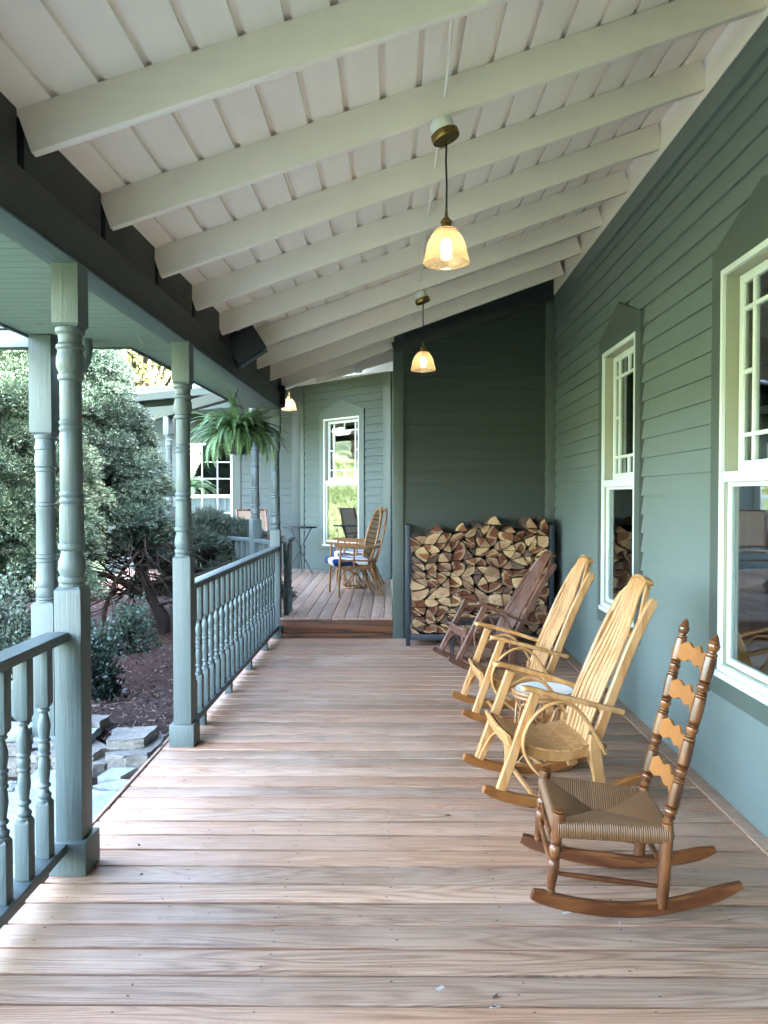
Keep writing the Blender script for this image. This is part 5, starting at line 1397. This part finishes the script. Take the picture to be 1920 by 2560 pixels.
# large spruce behind the open entry
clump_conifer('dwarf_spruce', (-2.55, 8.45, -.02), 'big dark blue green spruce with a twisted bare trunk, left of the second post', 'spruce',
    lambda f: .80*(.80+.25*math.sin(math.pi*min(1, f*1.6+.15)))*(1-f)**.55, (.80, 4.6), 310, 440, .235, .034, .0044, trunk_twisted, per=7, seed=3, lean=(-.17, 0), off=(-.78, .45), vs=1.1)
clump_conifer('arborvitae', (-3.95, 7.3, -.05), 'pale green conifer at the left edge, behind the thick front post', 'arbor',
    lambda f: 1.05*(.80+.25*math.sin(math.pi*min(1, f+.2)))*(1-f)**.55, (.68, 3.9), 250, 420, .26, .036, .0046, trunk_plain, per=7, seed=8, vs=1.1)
# low spreading juniper behind the railing
def trunk_low(bm, Cs):
    for (x, y, z, az) in Cs[::2]: tube(bm, spline([(0, 0, -.05), (x*.5, y*.5, z*.7), (x, y, z)], 8), .014, 5, scale=lambda f: 1-.75*f)
clump_conifer('juniper', (-2.28, 9.7, -.02), 'feathery grey green juniper sprawling behind the long railing', 'juniper',
    lambda f: .80*math.sqrt(max(.02, 1-(f*1.0)**2)), (.25, 1.22), 75, 150, .20, .060, .005, trunk_low, per=8, seed=12, cat='shrub', shell=.1)
# fern-like tuft at the spruce's right flank
Q = []; tone = []
t = thing('leafy_shrub', 'light green broad fronds poking out right of the spruce', 'shrub', (-2.62, 9.9, .02))
for i in range(16):
    frond((random.gauss(0, .05), random.gauss(0, .05), 1.55), random.uniform(-1.6, 1.2), random.uniform(.2, 1.1), random.uniform(.3, .5), 1.6, .06, .4+.5*random.random())
quads_obj('fronds', np.array(Q), np.array(tone), M['fern'], t)
bm = nb(); tube(bm, spline([(0, 0, -.1), (.03, 0, .8), (0, 0, 1.56)], 12), .016, 6); obj('stem', bm, M['bark'], t)
# leafy shrubs
def leaf_shrub(name, loc, label, mat, R_, n, L, W, seed, group=None):
    global rng
    rng = np.random.default_rng(seed); random.seed(seed)
    t = thing(name, label, 'shrub', loc, 0, group)
    v = unit(rng.normal(0, 1, (n, 3))); v[:, 2] = np.abs(v[:, 2])
    lump = 1+.22*np.sin(v[:, 0]*7+seed)*np.sin(v[:, 1]*6+2)+.12*np.sin(v[:, 2]*11+v[:, 0]*9)
    rad = rng.uniform(.45, 1, n)**.45*lump
    c = v*rad[:, None]*np.array(R_)
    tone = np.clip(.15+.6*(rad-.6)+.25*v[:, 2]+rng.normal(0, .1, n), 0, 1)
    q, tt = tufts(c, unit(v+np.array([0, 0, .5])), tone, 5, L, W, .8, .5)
    quads_obj('leaves', q, tt, M[mat], t)
    bm = nb()
    for i in range(26):
        a = random.uniform(0, 6.28); e = random.uniform(.3, 1.3); d = V((math.cos(a)*math.cos(e)*R_[0], math.sin(a)*math.cos(e)*R_[1], math.sin(e)*R_[2]))*.85
        tube(bm, spline([(0, 0, -.05), d*.5+V((0, 0, .03)), d], 7), .008, 5, scale=lambda f: 1-.7*f)
    obj('stems', bm, M['bark'], t)
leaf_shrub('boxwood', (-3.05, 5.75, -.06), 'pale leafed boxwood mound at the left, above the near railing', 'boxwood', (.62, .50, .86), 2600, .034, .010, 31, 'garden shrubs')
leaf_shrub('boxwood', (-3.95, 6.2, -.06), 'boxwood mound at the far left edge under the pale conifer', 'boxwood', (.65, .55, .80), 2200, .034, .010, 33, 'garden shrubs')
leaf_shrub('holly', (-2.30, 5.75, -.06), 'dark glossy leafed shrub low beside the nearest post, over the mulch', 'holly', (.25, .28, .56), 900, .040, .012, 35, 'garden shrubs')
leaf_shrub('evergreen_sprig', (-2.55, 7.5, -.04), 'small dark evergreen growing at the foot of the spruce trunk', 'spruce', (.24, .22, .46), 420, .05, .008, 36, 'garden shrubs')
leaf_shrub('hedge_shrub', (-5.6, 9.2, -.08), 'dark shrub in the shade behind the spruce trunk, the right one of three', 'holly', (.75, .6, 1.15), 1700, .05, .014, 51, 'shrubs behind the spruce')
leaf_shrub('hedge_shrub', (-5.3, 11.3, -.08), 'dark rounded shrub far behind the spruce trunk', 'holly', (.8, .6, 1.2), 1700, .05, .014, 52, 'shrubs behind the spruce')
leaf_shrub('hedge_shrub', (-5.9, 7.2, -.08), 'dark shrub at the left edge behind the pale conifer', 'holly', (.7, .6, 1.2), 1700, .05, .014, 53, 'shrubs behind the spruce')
# ribbed drain pipe
bm = nb(); pts = spline([(-2.45, 4.88, .10), (-2.20, 4.88, .125), (-2.05, 4.88, .115), (-1.965, 4.89, .06), (-1.94, 4.90, -.04)], 60)
tube(bm, pts, .052, 18, scale=[1+.10*math.sin(i*2.1) for i in range(len(pts))])
tag(recenter(obj('drain_pipe', bm, M['potplastic'])), 'black ribbed drain pipe curving down to the stones behind the nearest post', 'drain pipe')
bm = nb(); box(bm, (-2.33, 4.66, .14), (-2.23, 4.76, .36), .01); box(bm, (-2.335, 4.655, .30), (-2.225, 4.765, .325), .004)
tag(recenter(obj('garden_lamp', bm, M['rail'])), 'small green garden box on the stones seen between the near balusters', 'garden light')
bm = nb(); tube(bm, spline([(-1.86, 4.70, 2.45), (-1.855, 4.70, 2.38), (-1.88, 4.70, 2.30), (-1.93, 4.70, 2.25)], 40), .040, 14, scale=[1+.08*math.sin(i*2.1) for i in range(40)][:len(spline([(0, 0, 0), (0, 0, 1), (0, 0, 2), (0, 0, 3)], 40))] if False else None)
tag(recenter(obj('downspout', bm, M['rail'])), 'short dark downspout elbow under the soffit behind the nearest post', 'downspout')

# long grass on the sunny bank
rng = np.random.default_rng(77); n = 16000
gx = rng.uniform(-22, -6.6, n); gy = rng.uniform(4, 22, n); gz = np.array([gh(a, b) for a, b in zip(gx, gy)])-.03
hh = rng.uniform(.06, .22, n)*(1+.6*np.sin(gx*1.3)*np.sin(gy*1.1)); q, tt = tufts(np.stack([gx, gy, gz], 1), np.tile([0, 0, 1.], (n, 1)), np.clip(.4+.35*np.sin(gx*.9+gy*.6)*np.sin(gy*.8)+rng.normal(0, .15, n), 0, 1), 4, .22, .02, .35, .2)
M['grass'] = foliage('grass_blades', (.05, .085, .03), (.20, .24, .12), .25)
stuff(quads_obj('grass', q, tt, M['grass']))
# trees beyond the garden
def tree(loc, h, r, label, mat, seed, n=2400, L=.16, W=.05):
    global rng
    rng = np.random.default_rng(seed); random.seed(seed)
    t = thing('deciduous_tree', label, 'tree', loc, 0, 'trees beyond the garden')
    K = 46; v = unit(rng.normal(0, 1, (K, 3))); rad = rng.uniform(.45, 1, K)
    cc = v*rad[:, None]*np.array([r, r, h*.36])+np.array([0, 0, h*.60])
    idx = rng.integers(0, K, n); cs = r*.30*rng.uniform(.6, 1.2, K)
    c = cc[idx]+unit(rng.normal(0, 1, (n, 3)))*(cs[idx]*rng.uniform(.2, 1, n)**.5)[:, None]
    tone = np.clip(.45+rng.normal(0, .2, K)[idx]+rng.normal(0, .15, n), 0, 1)
    q, tt = tufts(c, unit(c-np.array([0, 0, h*.5])+rng.normal(0, .5, (n, 3))), tone, 6, L, W, 1.0, .8)
    quads_obj('crown', q, tt, M[mat], t)
    bm = nb(); tube(bm, spline([(0, 0, -.4), (.1, 0, h*.3), (-.05, .1, h*.62)], 12), r*.06, 9, scale=lambda f: 1.2-.7*f)
    for p in cc[::2]: tube(bm, spline([(0, 0, h*.28), tuple(p*np.array([.5, .5, .8])), tuple(p)], 8), r*.022, 6, scale=lambda f: 1-.75*f)
    obj('trunk', bm, M['bark'], t)
    return t
G = lambda x, y: (x, y, gh(x, y))
tree(G(-11, 20), 9, 3.6, 'yellowing tree far behind the spruce and the wing roof', 'autumn_leaf', 41)
tree(G(-7.6, 23.5), 10, 4.0, 'tall light green tree rising behind the far wing roof', 'maple_leaf', 42)
tree(G(-15, 17), 9, 3.8, 'light green tree at the far left beyond the pale conifer', 'maple_leaf', 43)
tree(G(-20, 24), 11, 4.6, 'amber tinged tree at the far left on the bank', 'autumn_leaf', 44)
tree(G(-13.5, 29), 12, 5, 'distant pale green tree between the two conifers', 'maple_leaf', 45)
tree(G(-24, 14), 9, 4, 'green tree on the grassy bank, seen reflected in the angled window', 'maple_leaf', 46)
tree(G(-5.0, 31), 12, 5, 'distant tree straight behind the far wing', 'maple_leaf', 47)
tree(G(-28, 7), 10, 4.5, 'tree on the grassy bank out of sight to the left', 'maple_leaf', 48)

# ------------------------------------------------------------------ light, sky, camera
SUN_EL, SUN_AZ = R(38), R(-25)
sd = V((math.cos(SUN_AZ)*math.cos(SUN_EL), math.sin(SUN_AZ)*math.cos(SUN_EL), math.sin(SUN_EL)))
w = bpy.data.worlds.new('World'); sc.world = w; w.use_nodes = True
nt = w.node_tree; bg = nt.nodes['Background']
sky = nt.nodes.new('ShaderNodeTexSky'); sky.sky_type = 'NISHITA'; sky.sun_disc = False
sky.sun_elevation = SUN_EL; sky.sun_rotation = math.atan2(sd.x, sd.y); sky.air_density = 1.0; sky.dust_density = 3.0; sky.ozone_density = 1.0
hz = nt.nodes.new('ShaderNodeMix'); hz.data_type = 'RGBA'; hz.blend_type = 'MULTIPLY'; hz.inputs[0].default_value = 1; hz.inputs[7].default_value = (1.0, .955, .89, 1)
nt.links.new(sky.outputs[0], hz.inputs[6]); nt.links.new(hz.outputs[2], bg.inputs[0]); bg.inputs[1].default_value = .15
ld = bpy.data.lights.new('sun', 'SUN'); ld.energy = 2.6; ld.angle = R(.5); ld.color = (1, .95, .86)
lo = bpy.data.objects.new('sun', ld); col.objects.link(lo); lo.rotation_euler = (-sd).to_track_quat('-Z', 'Y').to_euler(); lo.location = sd*60
cd = bpy.data.cameras.new('camera'); cam = bpy.data.objects.new('camera', cd); col.objects.link(cam)
cd.sensor_fit = 'VERTICAL'; cd.sensor_height = 24.0; cd.sensor_width = 18.0; cd.lens = 1920/2560*24.0
cd.clip_start = .05; cd.clip_end = 2000
cam.location = (0, 0, 1.5)
cam.rotation_euler = (R(90)-math.atan(42/1920), 0, math.atan(14/1920))
sc.camera = cam
sc.view_settings.view_transform = 'Standard'; sc.view_settings.look = 'None'; sc.view_settings.gamma = 1; sc.view_settings.use_curve_mapping = False
sc.view_settings.exposure = EXPOSURE
sc.cycles.use_denoising = True
sc.cycles.max_bounces = 8; sc.cycles.diffuse_bounces = 4; sc.cycles.glossy_bounces = 4; sc.cycles.transparent_max_bounces = 12; sc.cycles.sample_clamp_indirect = 6
